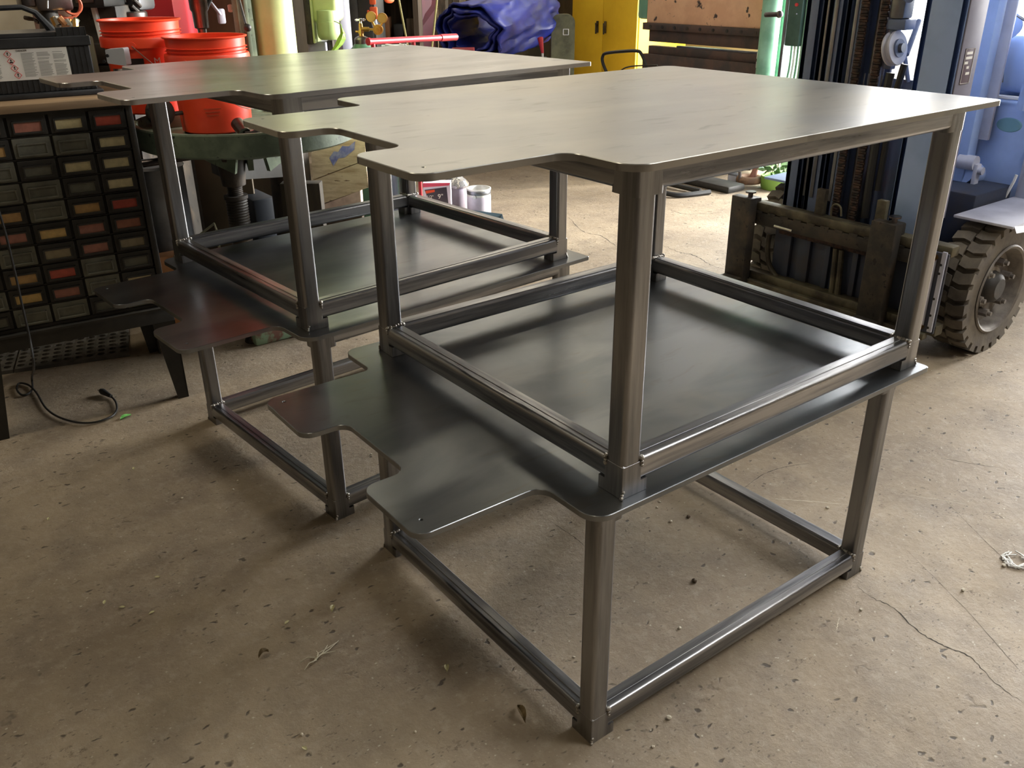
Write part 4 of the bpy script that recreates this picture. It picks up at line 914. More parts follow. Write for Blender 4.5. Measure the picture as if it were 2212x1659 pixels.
# red pipe cart handle with its load
ca, cbb = DP(796, 90, 4.62), DP(985, 80, 5.1)
ct = thing('pipe_cart', 'red tubular steel cart handle behind the farther stack', 'cart', ((ca.x+cbb.x)/2, (ca.y+cbb.y)/2, 0))
mb = MB(True); dd = (cbb-ca).normalized(); mb.cyl(ca, cbb-dd*.08, .016, n=20).cyl(cbb-dd*.13, cbb, .0195, n=20); mb.cyl(ca-dd*.004, ca+dd*.008, .0195, n=20)
mb.build('handle_tube', REDT, ct); MB(True).cyl(cbb+dd*.0005, cbb+dd*.001, .012, n=16).build('tube_bore', CABLE, ct)
for p0, px_, D_ in ((ca+dd*.03, 830, 5.0), (ca+dd*.33, 909, 5.35)):
    q1 = DP(px_, 420, D_); q2 = Vector((q1.x, q1.y, 1.02))
    MB(True).tube([p0, p0.lerp(q2, .5)+Vector((0, 0, .02)), q2, Vector((q1.x, q1.y, .12))], .012, 12, 4).build('upright_tube', REDT, ct)
    MB(True).cyl((q1.x-.02, q1.y, .08), (q1.x+.02, q1.y, .08), .08, n=20).build('wheel', CABLE, ct)
random.seed(11)
sh = thing('wire_offcuts', 'tangle of pale wire and welding rods heaped on a shelf behind the red handle', 'offcuts', DP(850, 116, 4.95))
mb = MB(True)
for i in range(16):
    p0 = DP(random.uniform(842, 905), random.uniform(98, 114), random.uniform(4.85, 5.1)); v_ = wv*random.uniform(.05, .16)*random.choice((-1, 1))+Vector((0, 0, random.uniform(-.01, .03)))
    mb.cyl(p0-v_/2, p0+v_/2, random.choice((.002, .003, .006)), n=8)
for i in range(4):
    c = DP(random.uniform(835, 890), 108, 4.95); mb.torus(c, random.uniform(.02, .05), .002, random.choice('XY'), 18, 6)
mb.build('rods', WHITEP, sh)
tk = MB(True).ball(DP(890, 107, 4.95), .012, (2, 1, 1)).cyl(DP(882, 105, 4.95), DP(898, 108, 4.95), .009); tk.build('brass_fitting', BRASS, sh)
sp = DP(850, 118, 5.0); shf = MB(); s0, s1 = DP(828, 118, 4.95), DP(880, 118, 4.95)
shf.quad(s0-dv*.12-Vector((0, 0, .0)), s1-dv*.12, s1+dv*.2, s0+dv*.2, -.02)
for q_ in (s0.lerp(s1, .2)+dv*.1, s0.lerp(s1, .4)+dv*.1): shf.cyl(Vector((q_.x, q_.y, 0)), q_, .015, n=10)
solo(shf, 'scrap_shelf', GALV, 'steel shelf under the tangle of pale welding rods', 'shelf', (sp.x, sp.y, 0))

def face_box(name, mat, label, cat, px0, px1, D, zt, depth=.4, z0=0, group=None, bev=.004, single=True, rot=0):
    """box standing on z0 whose near face spans px0..px1 at distance D"""
    a_, b_2 = DP(px0, 60, D), DP(px1, 60, D); c_ = (a_+b_2)/2; w_ = (b_2-a_).length
    m_ = Matrix.Translation((c_.x, c_.y, 0)) @ Matrix.Rotation(math.atan2(wv.y, wv.x)+rot, 4, 'Z')
    return solo(MB().box(-w_/2, w_/2, 0, depth, z0, zt, bev, m_), name, mat, label, cat, (c_.x+dv.x*depth/2, c_.y+dv.y*depth/2, z0), group), m_, w_
lk, lm_, lw = face_box('tool_locker', BLACKM, 'black steel tool locker behind the oxygen cylinder', 'locker', 742, 812, 6.3, 1.95, .5)
hd = MB().box(-lw/2+.02, -.004, -.006, 0, .1, 1.9, .002, lm_); hd.world = True; hd.build('locker_door', BLACKM, lk); hd = MB().box(.004, lw/2-.02, -.006, 0, .1, 1.9, .002, lm_); hd.world = True; hd.build('locker_door', BLACKM, lk)
gp = DP(808, 20, 6.2)
gl = thing('work_glove', 'orange and grey work glove hanging on the tool locker', 'glove', (gp.x, gp.y, gp.z-.12)); gm_ = Matrix(((wv.x, dv.x, 0, 0), (wv.y, dv.y, 0, 0), (0, 0, 1, 0), (0, 0, 0, 1)))
MB().box(-.032, .022, 0, .022, .055, .135, .008, gm_).box(-.03, .015, 0, .022, .15, .20, .008, gm_).box(-.052, -.034, 0, .02, .07, .115, .007, gm_).build('orange_cuff', M('hi_vis_orange', rgb(236, 100, 52), .6), gl)
MB()._add and MB().box(-.02, .02, 0, .02, .0, .06, .008, gm_ @ Matrix.Rotation(-.2, 4, 'Y')).build('grey_palm', FORKG, gl)
gp2 = DP(841, 0, 6.2); g2 = MB().ball(gp2, .04, (1, .4, .55)); solo(g2, 'reflective_tag', M('hi_vis_orange_tag', rgb(236, 100, 52), .6), 'small orange tag hanging right of the work glove', 'tag', tuple(gp2))
rk = thing('timber_rack', 'brown wooden shelf rack between the tool locker and the maroon sheet', 'shelf', DP(862, 60, 6.9)*1.0)
rk.location.z = 0; RM[rk.name] = Matrix.Translation(rk.location)
a_, b_2 = DP(812, 60, 6.9), DP(905, 60, 6.9); rm_ = Matrix.Translation(((a_.x+b_2.x)/2, (a_.y+b_2.y)/2, 0)) @ Matrix.Rotation(math.atan2(wv.y, wv.x), 4, 'Z'); ww = (b_2-a_).length/2
MB(True).box(-ww, ww, .30, .33, 0, 1.9, 0, rm_).build('back_board', WOODD, rk)
for z in (.25, .7, 1.05, 1.40): MB(True).box(-ww, ww, 0, .32, z, z+.025, 0, rm_).build('shelf_board', WOODD, rk)
for s_ in (-ww, ww-.04): MB(True).box(s_, s_+.04, 0, .32, 0, 1.9, 0, rm_).build('side_board', WOODD, rk)
for i, (s_, z, w_, h_, mt_) in enumerate(((-.12, 1.075, .10, .17, CARD), (.0, 1.075, .07, .12, BLACKM), (.10, 1.075, .07, .16, WOODD), (-.10, 1.425, .12, .12, CABLE), (.06, 1.425, .12, .10, CARD), (-.05, .725, .18, .16, BLACKM))):
    m_ = rm_ @ Matrix.Translation((s_, .06, z+.002)); c_ = m_ @ Vector((0, .08, 0)); bx_ = MB().box(-w_/2, w_/2, 0, .16, 0, h_, .004, m_)
    solo(bx_, 'storage_box', mt_, ['cardboard box at the left of the rack\'s middle shelf', 'small black box in the middle of the rack\'s middle shelf', 'brown wooden box at the right of the rack\'s middle shelf', 'black box on the rack\'s upper shelf', 'cardboard box on the rack\'s upper shelf', 'black box on the rack\'s lower shelf'][i], 'box', tuple(c_))
# long stock leaning behind
stk = [(905, 12, .03, MAROON and WOODD), (950, -6, .02, WOODD), (962, -3, .035, WOODD), (975, 3, .025, WOODD), (990, 0, .03, WOODD), (1008, 6, .02, WOODD), (940, 5, .03, WOODP)]
for i, (x, ln, w_, mt_) in enumerate(stk):
    a_ = DP(x, 100, 8.4+.05*i); top = DP(x+ln*2, -60, 8.7+.05*i); bt2 = Vector((a_.x-.05, a_.y, 0)); m_, L_ = frame(bt2, Vector((top.x, top.y, 2.3)))
    solo(MB().box(-w_, w_, -.02, .02, 0, L_, 0, m_), 'timber_plank', mt_, ['upright dark plank left of the others behind the maroon sheet', 'thin dark plank leaning behind the blue tarpaulin end', 'wide dark plank leaning behind the blue tarpaulin end', 'dark plank leaning right beside the wide one', 'dark plank standing straight above the tarpaulin roll', 'rightmost thin dark plank over the tarpaulin roll', 'pale timber lath standing behind the maroon sheet'][i], 'plank', (bt2.x, bt2.y, 0), 'planks leaning at the back wall', smooth=False)
for i, (xa, ya, xb, yb2) in enumerate(((862, 0, 880, 75), (953, 0, 930, 112))):
    p0, p1 = DP(xa-6, -30, 6.7), DP(xb, yb2+20, 6.7); p2 = Vector((p1.x, p1.y, 0))
    solo(MB().tube([p0, p1, p2], .008, 8), 'bamboo_cane', M('bamboo_%d' % i, rgb(150, 140, 84), .6), ['thin yellow-green cane leaning before the timber rack', 'thin yellow-green cane leaning beside the blue tarpaulin'][i], 'cane', (p1.x, p1.y, 0), smooth=True)
a_ = DP(918, 0, 7.4); ms = MB()
q_ = [DP(907, -60, 7.4), DP(948, -60, 7.6), DP(940, 20, 7.5), DP(905, 68, 7.4)]
ms.quad(*q_, th=.02); ms.quad(DP(907, 62, 7.42), DP(940, 18, 7.5), Vector((DP(925, 60, 7.5).x, DP(925, 60, 7.5).y, 0)), Vector((DP(907, 60, 7.4).x, DP(907, 60, 7.4).y, 0)), th=.02)
solo(ms, 'steel_sheet', MAROON, 'maroon painted steel sheet standing between the shelf rack and the tarpaulin', 'sheet', (a_.x, a_.y, 0), smooth=False)
# rolled tarpaulin on a dark green chest
ta, tbp = DP(1012, 72, 7.7), DP(1146, 30, 8.5)
tr = thing('tarpaulin_roll', 'rolled crumpled blue tarpaulin lying on the dark green chest', 'tarpaulin', (ta.x, ta.y, ta.z-.26)); m_, L_ = frame(ta, tbp)
for k, (r0, r1, e) in enumerate(((.30, .31, 0), (.245, .30, -.02), (.20, .24, .01))):
    mb = MB(True); vs = []; fs = []; n = 60; nl = 26 if k == 0 else 8
    Lk = L_ if k == 0 else .5
    for j in range(nl):
        z = e+(Lk-e)*j/(nl-1); rr_ = r0*(1-.25*k*.0) 
        for i in range(n):
            a = 2*math.pi*i/n; rad = rr_*(1+.07*math.sin(3*a+z*2.1)+.05*math.sin(7*a-z*4)+.03*math.sin(13*a+z*9))
            if j == 0: z_ = z+.05*math.sin(2*a+k)+.02*math.sin(9*a)
            else: z_ = z
            vs.append(m_ @ Vector((rad*math.cos(a)*1.15, rad*math.sin(a)*.85, z_)))
    for j in range(nl-1):
        for i in range(n): fs.append((j*n+i, j*n+(i+1) % n, (j+1)*n+(i+1) % n, (j+1)*n+i))
    mb._add(vs, fs); o = mb.build('outer_layer' if k == 0 else 'inner_layer', BLUET, tr, jit=.012, jscale=9)
    md = o.modifiers.new('thick', 'SOLIDIFY'); md.thickness = .018
MB(True).torus(m_ @ Vector((-.16, -.20, -.03)), .018, .004, 'Y', 18, 6).build('eyelet', CHROME, tr)
gb, gm2, gw = face_box('storage_chest', DGREEN, 'dark green chest under the blue tarpaulin roll', 'chest', 1035, 1184, 8.2, .80, .34)
gb.data.materials[0] = M('chest_dark_green', rgb(30, 48, 42), .5, 0, rgb(40, 58, 48), 5)
face_box('red_toolbox', M('red_toolbox', rgb(128, 34, 38), .5), 'dark red toolbox on the floor stack at the open end of the tarpaulin', 'toolbox', 972, 1022, 7.2, .985, .2)
p0, p1, p2 = DP(1167, 82, 7.9), DP(1172, 115, 7.9), DP(1177, 135, 7.9)
sr = thing('ice_scraper', 'tool with a red tapered handle and white shaft in front of the chest', 'tool', (p2.x, p2.y, 0))
MB(True).cyl(p1, p0, .012, .026, 14).build('red_handle', CRIM, sr); MB(True).cyl(Vector((p2.x, p2.y, .02)), p1, .010, n=10).build('white_shaft', WHITEP, sr); MB(True).box(p2.x-.06, p2.x+.06, p2.y-.02, p2.y+.02, 0, .03).build('blade', GALV, sr)
a_, b_2 = DP(1195, 60, 8.25), DP(1238, 60, 8.35); cq = (a_+b_2)/2; wq = (b_2-a_).length
pan = MB(); mpn = Matrix.Translation((cq.x, cq.y, 0)) @ Matrix.Rotation(math.atan2(wv.y, wv.x), 4, 'Z') @ Matrix.Rotation(R(90), 4, 'X')
pan.prism(rounded([(-wq/2, 0), (wq/2, 0), (wq/2, 1.19), (-wq/2, 1.19)], [.01, .01, .075, .075]), -.10, 0, mpn)
tn = solo(pan, 'water_tank', OLT, 'mottled olive-grey round-topped tank standing left of the yellow cabinet', 'tank', (cq.x, cq.y, 0))
sq_ = MB(); zt_ = 1.06
for a2, b3 in (((-.0, zt_), (.05, zt_)), ((.05, zt_), (.05, zt_-.05)), ((.05, zt_-.05), (0, zt_-.05)), ((0, zt_-.05), (0, zt_))): sq_.cyl(mpn @ Vector((a2[0], a2[1], .002)), mpn @ Vector((b3[0], b3[1], .002)), .0035, n=6)
sq_.world = True; sq_.build('square_mark', WHITEP, tn)
wbx = MB().box(2.3, 7.1, 7.55, 7.66, 0, 2.2); solo(wbx, 'board_panelling', WALLD, 'dark brown board panelling along the back wall', 'panelling', (4.7, 7.6, 0))

# ------------------------------------------------------------------ timber dunnage stack and paint things seen under the table tops
ws = [((672, 330), (788, 293), (790, 345), (676, 388), WOODP, 'sawn board with a blue paint smear, topmost of the timber stack'),
      ((675, 391), (790, 347), (796, 405), (680, 446), WOODP, 'bright sawn board in the middle of the timber stack'),
      ((680, 449), (778, 412), (781, 452), (684, 478), WOODP, 'pinkish sawn board under the bright one in the timber stack')]
blu = M('board_blue_smear', rgb(222, 204, 170), .7, 0, rgb(90, 100, 190), 16, .54, .60); pnk = M('board_pinkish', rgb(222, 196, 178), .7, 0, rgb(186, 156, 142), 12)
wz = 0
for i, (a_, b_2, c_, d_3, mt_, lab_) in enumerate(ws):
    P4 = [DP(p[0], p[1], 4.3-(.0 if k in (0, 3) else .05)) for k, p in enumerate((a_, b_2, c_, d_3))]
    mb = MB(); n_ = -dv*.35
    mb._add([*P4, *[p+dv*.065 for p in P4]], [(3, 2, 1, 0), (4, 5, 6, 7), (0, 1, 5, 4), (1, 2, 6, 5), (2, 3, 7, 6), (3, 0, 4, 7)])
    cc_ = sum(P4, Vector())/4
    tbo = solo(mb, 'timber_board', (WOODP, WOODP, pnk)[i], lab_, 'board', (cc_.x, cc_.y, min(p.z for p in P4)), 'boards of the timber stack', smooth=False)
    if i == 0:
        def ob(u, v): return P4[0].lerp(P4[1], u).lerp(P4[3].lerp(P4[2], u), v)-dv*.0015
        ring = [ob(u, v) for u, v in ((.33, .42), (.42, .22), (.50, .30), (.58, .12), (.70, .22), (.82, .10), (.80, .42), (.62, .60), (.50, .55), (.40, .78))]
        sm = MB(True); n_ = len(ring); sm._add(ring+[p+dv*.001 for p in ring], [tuple(range(n_)), tuple(range(2*n_-1, n_-1, -1))]+[(k, (k+1) % n_, n_+(k+1) % n_, n_+k) for k in range(n_)])
        sm.build('paint_smear', M('blue_paint_smear', rgb(118, 124, 190), .6, 0, rgb(170, 172, 206), 30, .4, .6), tbo, smooth=False)
a_, b_2 = DP(684, 480, 4.3), DP(781, 455, 4.25); blk = MB(); zz_ = min(a_.z, b_2.z)-.01
blk._add([Vector((a_.x, a_.y, 0)), Vector((b_2.x, b_2.y, 0)), b_2-Vector((0, 0, .01)), a_-Vector((0, 0, .01)), Vector((a_.x, a_.y, 0))+dv*.06, Vector((b_2.x, b_2.y, 0))+dv*.06, b_2+dv*.06-Vector((0, 0, .01)), a_+dv*.06-Vector((0, 0, .01))], [(3, 2, 1, 0), (4, 5, 6, 7), (0, 1, 5, 4), (1, 2, 6, 5), (2, 3, 7, 6), (3, 0, 4, 7)])
solo(blk, 'timber_block', WOODD, 'dark timber block under the pale boards of the timber stack', 'board', (a_.x, a_.y, 0), smooth=False)
dc, dm2, dw = face_box('wooden_crate', M('crate_dark', rgb(52, 46, 38), .8, 0, rgb(66, 58, 46), 5, .4, .6, (6, 6, .5)), 'dark wooden crate under the green drill press table', 'crate', 562, 655, 3.70, .72, .07)
rs = MB(); p = DP(802, 430, 5.65); rs.box(p.x-.02, p.x+.12, p.y-.03, p.y+.15, 0, .42, .01); solo(rs, 'bottle_crate', M('deep_green_plastic', rgb(34, 62, 44), .5), 'deep green plastic crate at the right of the timber stack', 'crate', (p.x, p.y, 0))
sb_ = DP(862, 400, 5.6); solo(MB().box(sb_.x-.03, sb_.x+.03, sb_.y-.04, sb_.y+.04, 0, .62, .004), 'steel_leg_post', LAV, 'grey-blue steel post seen through the farther stack', 'post', (sb_.x, sb_.y, 0))
pf, pmm, pw = face_box('plywood_sheet', PLY, 'olive-brown plywood sheet standing behind the lifting screw', 'sheet', 372, 500, 4.18, .88, .02)
gd = DP(336, 400, 3.97); dt = thing('metal_drum', 'dull galvanised metal drum standing right of the drawer cabinet', 'drum', (gd.x, gd.y, 0))
MB().lathe([(0, 0), (.13, 0), (.135, .02), (.13, .04), (.13, .38), (.135, .40), (.13, .42), (.13, .80), (.136, .81), (.12, .82), (0, .80)], n=36).build('body', GALV, dt); MB().cyl((.02, -.13, .42), (.02, -.15, .42), .03, n=14).build('bung', DARKM, dt)
pa_ = DP(308, 354, 3.75); solo(MB().cyl(pa_, pa_+wv*.20+dv*.06+Vector((0, 0, .02)), .016, n=16), 'steel_pipe', GUNM, 'short steel pipe sticking out in front of the metal drum', 'pipe', tuple(pa_))
cd = DP(352, 570, 3.9); bx2 = MB().box(cd.x-.02, cd.x+.10, cd.y, cd.y+.08, 0, cd.z+.03, .004); solo(bx2, 'cardboard_box', CARD, 'orange-brown cardboard box beside the drawer cabinet', 'box', (cd.x+.1, cd.y+.1, 0))
fr_ = [DP(424, 513, 4.2), DP(463, 483, 4.2), DP(468, 498, 4.15), DP(440, 513, 4.15)]
solo(MB().tube([fr_[0], fr_[1], fr_[2]], .006, 6).tube([fr_[2]+Vector((0, 0, -.03)), fr_[3]], .006, 6).cyl(Vector((fr_[2].x, fr_[2].y, 0)), fr_[2], .006).cyl(Vector((fr_[0].x, fr_[0].y, 0)), fr_[0], .006), 'bent_rod_frame', M('olive_rod', rgb(150, 148, 120), .5), 'bent metal rod frame behind the farther stack\'s bottom rail', 'frame', (fr_[2].x, fr_[2].y, 0))
blb = DP(572, 450, 4.45); solo(MB().box(blb.x-.06, blb.x+.06, blb.y, blb.y+.25, 0, blb.z+.05, .01), 'steel_box', M('slate_blue_steel', rgb(34, 40, 48), .5, .0), 'slate-blue steel box behind the threaded sleeve', 'box', (blb.x, blb.y+.1, 0))

# paint cans, boxes and roller tray
p = G(1041, 472); k1 = thing('paint_can', 'open white paint can at the right of the painting things', 'can', (p.x+.02, p.y+.06, 0))
MB().lathe([(0, 0), (.082, 0), (.084, .004), (.083, .19), (.087, .195), (.087, .203), (.078, .204), (.074, .196), (.076, .10), (0, .10)], n=40).build('body', M('can_white', rgb(214, 214, 210), .4, .2), k1)
MB().lathe([(.0838, .165), (.0845, .166), (.0845, .19), (.0838, .191)], n=40).build('top_band', GALV, k1)
MB().lathe([(.0838, .02), (.0842, .021), (.0842, .15), (.0838, .151)], n=40).build('label', M('can_label', rgb(176, 168, 180), .6, 0, rgb(200, 196, 206), 5), k1)
for a in (R(215), R(35)): MB().cyl((.082*math.cos(a), .082*math.sin(a), .155), (.09*math.cos(a), .09*math.sin(a), .155), .012, n=16).build('bail_ear', WIRE, k1)
p = G(1001, 464); k2 = thing('paint_can', 'paint can with crumpled foil over its top, left of the open can', 'can', (p.x+.03, p.y+.12, 0))
MB().lathe([(0, 0), (.082, 0), (.084, .004), (.083, .19), (.087, .195), (.087, .203), (0, .203)], n=40).build('body', M('can_lilac', rgb(170, 162, 178), .5, 0, rgb(154, 144, 150), 4), k2)
fo = MB(); fo.lathe([(.090, .186), (.092, .20), (.07, .225), (.045, .245), (.02, .262), (0, .265)], n=26); fo.build('foil_cover', M('crumpled_foil', rgb(220, 220, 222), .25, .9, bump=.6, bscale=30), k2, jit=.016, jscale=22, ang=12)
B0 = DP(918, 484, 6.05); B0.z = 0.0; BH, BW = .285, .185
A0 = [B0+Vector((0, 0, BH)), B0+wv*BW+Vector((0, 0, BH)), B0+wv*BW, B0.copy()]; low = [A0[2], A0[3]]
bx_ = thing('roller_box', 'purple and black retail box for a 9 inch roller leaning before the foil-topped can', 'box', (B0.x, B0.y, 0))
pc_ = MB(True)
def slab(mb, a, bq, c, d, th): mb._add([a, bq, c, d, a+dv*th, bq+dv*th, c+dv*th, d+dv*th], [(3, 2, 1, 0), (4, 5, 6, 7), (0, 1, 5, 4), (1, 2, 6, 5), (2, 3, 7, 6), (3, 0, 4, 7)]); return mb
BM = M('retail_box_white', rgb(226, 218, 236), .5)
slab(pc_, A0[0], A0[1], low[0], low[1], .09).build('carton', BM, bx_, smooth=False)
def onf(u, v): return A0[0].lerp(A0[1], u).lerp(low[1].lerp(low[0], u), v)-dv*.002
slab(MB(True), onf(.05, .16), onf(.86, .10), onf(.93, .74), onf(.35, .74), .002).build('black_panel', M('retail_black', rgb(58, 54, 68), .5), bx_, smooth=False)
slab(MB(True), onf(0, 0), onf(.99, 0), onf(.95, .06), onf(0, .10), .0015).build('red_band', M('retail_pink', rgb(226, 80, 110), .5), bx_, smooth=False)
slab(MB(True), onf(.08, .18)-dv*.001, onf(.42, .155)-dv*.001, onf(.42, .21)-dv*.001, onf(.10, .25)-dv*.001, .002).build('orange_band', M('retail_orange', rgb(226, 78, 40), .5), bx_, smooth=False)
slab(MB(True), onf(.6, .76), onf(.93, .72), onf(.95, .86), onf(.66, .88), .002).build('violet_band', M('retail_violet', rgb(130, 110, 214), .5), bx_, smooth=False)
o_ = onf(.52, .37)-dv*.002
tm = Matrix(((wv.x, 0, -dv.x, o_.x), (wv.y, 0, -dv.y, o_.y), (0, 1, 0, o_.z), (0, 0, 0, 1)))
text('9"', .045, WHITEP, bx_, tm, name='size_print'); o_ = onf(.12, .36)-dv*.002; tm[0][3], tm[1][3], tm[2][3] = o_
text('1/2"', .028, WHITEP, bx_, tm, name='size_print')
lines = MB(True)
for v_ in (.48, .53, .57, .66, .69): slab(lines, onf(.56, v_)-dv*.001, onf(.84, v_-.01)-dv*.001, onf(.84, v_+.002)-dv*.001, onf(.56, v_+.012)-dv*.001, .002)
lines.build('print', GREYPRINT, bx_, smooth=False)
p = G(955, 478); S = [G(905, 440, .17), G(925, 428, .16), G(968, 474, .0), G(945, 480, .0)]
rb_ = thing('roller_sleeve_pack', 'tan and black roller pack lying slanted in front of the retail box', 'pack', (S[3].x, S[3].y, 0))
m_, L_ = frame(Vector((p.x-.02, p.y-.16, .045)), Vector((p.x-.24, p.y+.02, .20)))
MB(True).cyl(m_ @ Vector((0, 0, 0)), m_ @ Vector((0, 0, L_)), .04, n=20).build('sleeve', M('roller_tan', rgb(196, 172, 146), .9), rb_); MB(True).cyl(m_ @ Vector((0, -.01, -.003)), m_ @ Vector((0, -.01, L_*.7)), .042, n=20).build('black_wrap', M('roller_black', rgb(40, 50, 54), .5), rb_)
MB(True).cyl(m_ @ Vector((.035, -.03, 0)), m_ @ Vector((.035, -.03, L_)), .008).build('white_card', WHITEP, rb_)
p = G(1034, 488); m_ = Matrix.Translation((p.x, p.y, 0)) @ Matrix.Rotation(R(-32), 4, 'Z')
ty = thing('roller_tray', 'blue-grey ribbed paint roller tray in front of the cans', 'tray', (p.x, p.y, 0), R(-32))
tb_ = MB(); tb_._add([(-.17, -.11, .105), (.17, -.11, .05), (.17, .11, .05), (-.17, .11, .105), (-.14, -.09, .035), (.14, -.09, .004), (.14, .09, .004), (-.14, .09, .035), (-.17, -.11, .062), (.17, -.11, .022), (.17, .11, .022), (-.17, .11, .062), (-.14, -.09, .03), (.14, -.09, 0), (.14, .09, 0), (-.14, .09, .03)],
    [(0, 1, 5, 4), (1, 2, 6, 5), (2, 3, 7, 6), (3, 0, 4, 7), (4, 5, 6, 7), (9, 8, 12, 13), (10, 9, 13, 14), (11, 10, 14, 15), (8, 11, 15, 12), (15, 14, 13, 12), (0, 8, 9, 1), (1, 9, 10, 2), (2, 10, 11, 3), (3, 11, 8, 0)])
tb_.build('pan', M('tray_blue_grey', rgb(96, 116, 126), .4), ty, smooth=False)
for k in range(6): MB().box(-.12+k*.025, -.11+k*.025, -.085, .085, .034-k*.003, .042-k*.003, .001).build('rib', M('tray_rib_%d' % k, rgb(160, 186, 192), .4), ty)

# ------------------------------------------------------------------ workbench clutter at the upper left
bn = thing('workbench', 'cluttered workbench behind the battery at the upper left', 'bench', (-.55, 3.3, 0))
MB(True).box(-1.6, -.20, 3.02, 3.72, 1.30, 1.34, .004).build('bench_top', WOODT, bn)
for x, y in ((-1.5, 3.56), (-.26, 3.56), (-1.5, 3.64), (-.26, 3.64)): MB(True).box(x-.035, x+.035, y-.035, y+.035, 0, 1.30).build('leg', WOODD, bn)
MB(True).box(-1.5, -.26, 3.50, 3.70, .35, .38).build('lower_shelf', WOODD, bn)
wpn = MB().box(-1.9, -.14, 3.80, 3.84, 0, 2.3); solo(wpn, 'white_board', BOARDW, 'cream marbled board standing behind the workbench', 'board', (-1, 3.82, 0))
wpn = MB().box(-.14, .28, 3.82, 3.86, 0, 2.3); solo(wpn, 'brown_board', BRICK, 'red-brown board standing right of the cream marbled one', 'board', (.05, 3.84, 0))
hl_ = [DP(x, y, 3.6) for x, y in ((53, 38), (62, 40), (74, 42), (80, 46), (84, 48))]
t = thing('hand_tool', 'small wooden-handled tool lying on the bench behind the battery handle', 'tool', (hl_[0].x, hl_[0].y, hl_[0].z-.01)); MB(True).tube(hl_[:3], [.008, .009, .007], 10).build('handle', WOODD, t); MB(True).tube(hl_[2:], [.006, .01, .008], 8).build('head', GUNM, t)
solo(MB().box(-.42, -.25, 2.80, 2.86, 1.20, 1.335, .004), 'timber_offcut', M('old_brown_offcut', rgb(128, 116, 90), .8), 'brown timber offcut behind the battery handle', 'board', (-.33, 2.8, 1.20))
vc = DP(97, -5, 3.55); vt = thing('bench_vice', 'dark bench vice at the top edge above the battery', 'vice', (vc.x, vc.y, 1.341))
MB(True).box(vc.x-.05, vc.x+.09, vc.y-.06, vc.y+.08, 1.455, 1.56, .012).box(vc.x-.10, vc.x-.04, vc.y-.05, vc.y+.05, 1.47, 1.58, .01).build('jaws', GUNM, vt); MB(True).cyl((vc.x, vc.y, 1.34), (vc.x, vc.y, 1.46), .05, .035, 20).build('base', DARKM, vt)
MB(True).cyl(DP(103, 2, 3.45), DP(103, 18, 3.45), .003).build('screw_handle', CHROME, vt)
hc = DP(142, 8, 3.6)
o_ = solo(MB().torus(hc, .055, .006, 'Y', 28, 8).torus(hc+Vector((.02, -.02, -.005)), .035, .005, 'Y', 24, 8), 'hose_coil', HOSEO, 'orange hose coil hanging on the red-brown board', 'hose', (hc.x, hc.y, hc.z-.06))
random.seed(4)
for i in range(9):
    c = DP(122+i*5.2, 58+random.uniform(-5, 3), 3.45+random.uniform(0, .1)); mt_ = [BRASS, WIRE, BRASS, CHROME, CARD, BRASS, WIRE, MOSS, BRASS][i]
    solo(MB().cyl(c, c+Vector((random.uniform(-.03, .03), .01, .028)), .012, n=6).cyl(c-Vector((0, 0, .012)), c, .016, n=14), 'pipe_fitting', mt_, ['leftmost brass fitting', 'pale grey fitting beside the leftmost brass one', 'second brass fitting from the left', 'bright chrome fitting', 'tan clay-coloured fitting', 'brass fitting right of the tan one', 'pale grey fitting right of the middle', 'greenish fitting', 'rightmost brass fitting'][i]+' in the heap behind the battery', 'fitting', (c.x, c.y, c.z-.012), 'pipe fittings heaped behind the battery')
solo(MB().box(-.26, -.10, 2.90, 3.01, 1.205, 1.368, .01), 'fitting_tray', M('olive_tray', rgb(110, 108, 84), .7), 'olive box the pipe fittings are heaped on', 'box', (-.18, 2.95, 1.205))
# black grinder with a brown body plate
g0, g1 = DP(166, 60, 3.92), DP(250, 60, 3.87); gc = (g0+g1)/2; gw2 = (g1-g0).length; gmx = Matrix.Translation((gc.x, gc.y, 0)) @ Matrix.Rotation(math.atan2(wv.y, wv.x), 4, 'Z')
sw = thing('shaping_machine', 'old dark machine tool with a stained brown body panel left of the orange buckets', 'machine', (gc.x, gc.y, 0))
MB(True).box(-gw2/2, gw2/2, 0, .18, .3, 1.46, .01, gmx).build('body_panel', DARKM, sw); MB(True).box(-gw2/2-.02, gw2/2-.01, -.08, .16, 1.455, 1.60, .015, gmx).build('black_ram', CABLE, sw); MB(True).box(-.03, .05, -.086, -.078, 1.475, 1.51, .003, gmx).build('ram_plate', GUNM, sw)
MB(True).box(-gw2/2, gw2/2, -.02, .20, 0, .32, .02, gmx).build('base', DARKM, sw)
MB(True).box(gw2/2+.005, gw2/2+.022, -.03, 0, 1.05, 1.72, .002, gmx @ Matrix.Rotation(R(-4), 4, 'Y')).build('white_strip', WHITEP, sw)
for i, (z0, z1, x0_, x1_) in enumerate(((1.229, 1.309, -.02, .20), (1.172, 1.221, -.02, .20), (1.098, 1.164, -.02, .21))):
    m2 = Matrix.Translation(DP(196, 120, 3.86).xy.to_3d()) @ Matrix.Rotation(math.atan2(wv.y, wv.x)-.05, 4, 'Z')
    MB(True).box(x0_, x1_, 0, .16, z0, z1, .003, m2).build('slide_block', DARKM, sw)
bz_ = DP(248, 125, 3.36); m2 = Matrix.Translation((bz_.x, bz_.y, bz_.z)) @ Matrix.Rotation(math.atan2(wv.y, wv.x), 4, 'Z')
kb = MB(True); kb.prism(rounded([(-.032, -.02), (.04, -.03), (.04, .035), (-.032, .03)], .006), -.05, 0, m2 @ Matrix.Rotation(R(90), 4, 'X')); kbo = kb.build('bright_block', M('bright_milled_steel', rgb(176, 178, 182), .45, 0), sw)
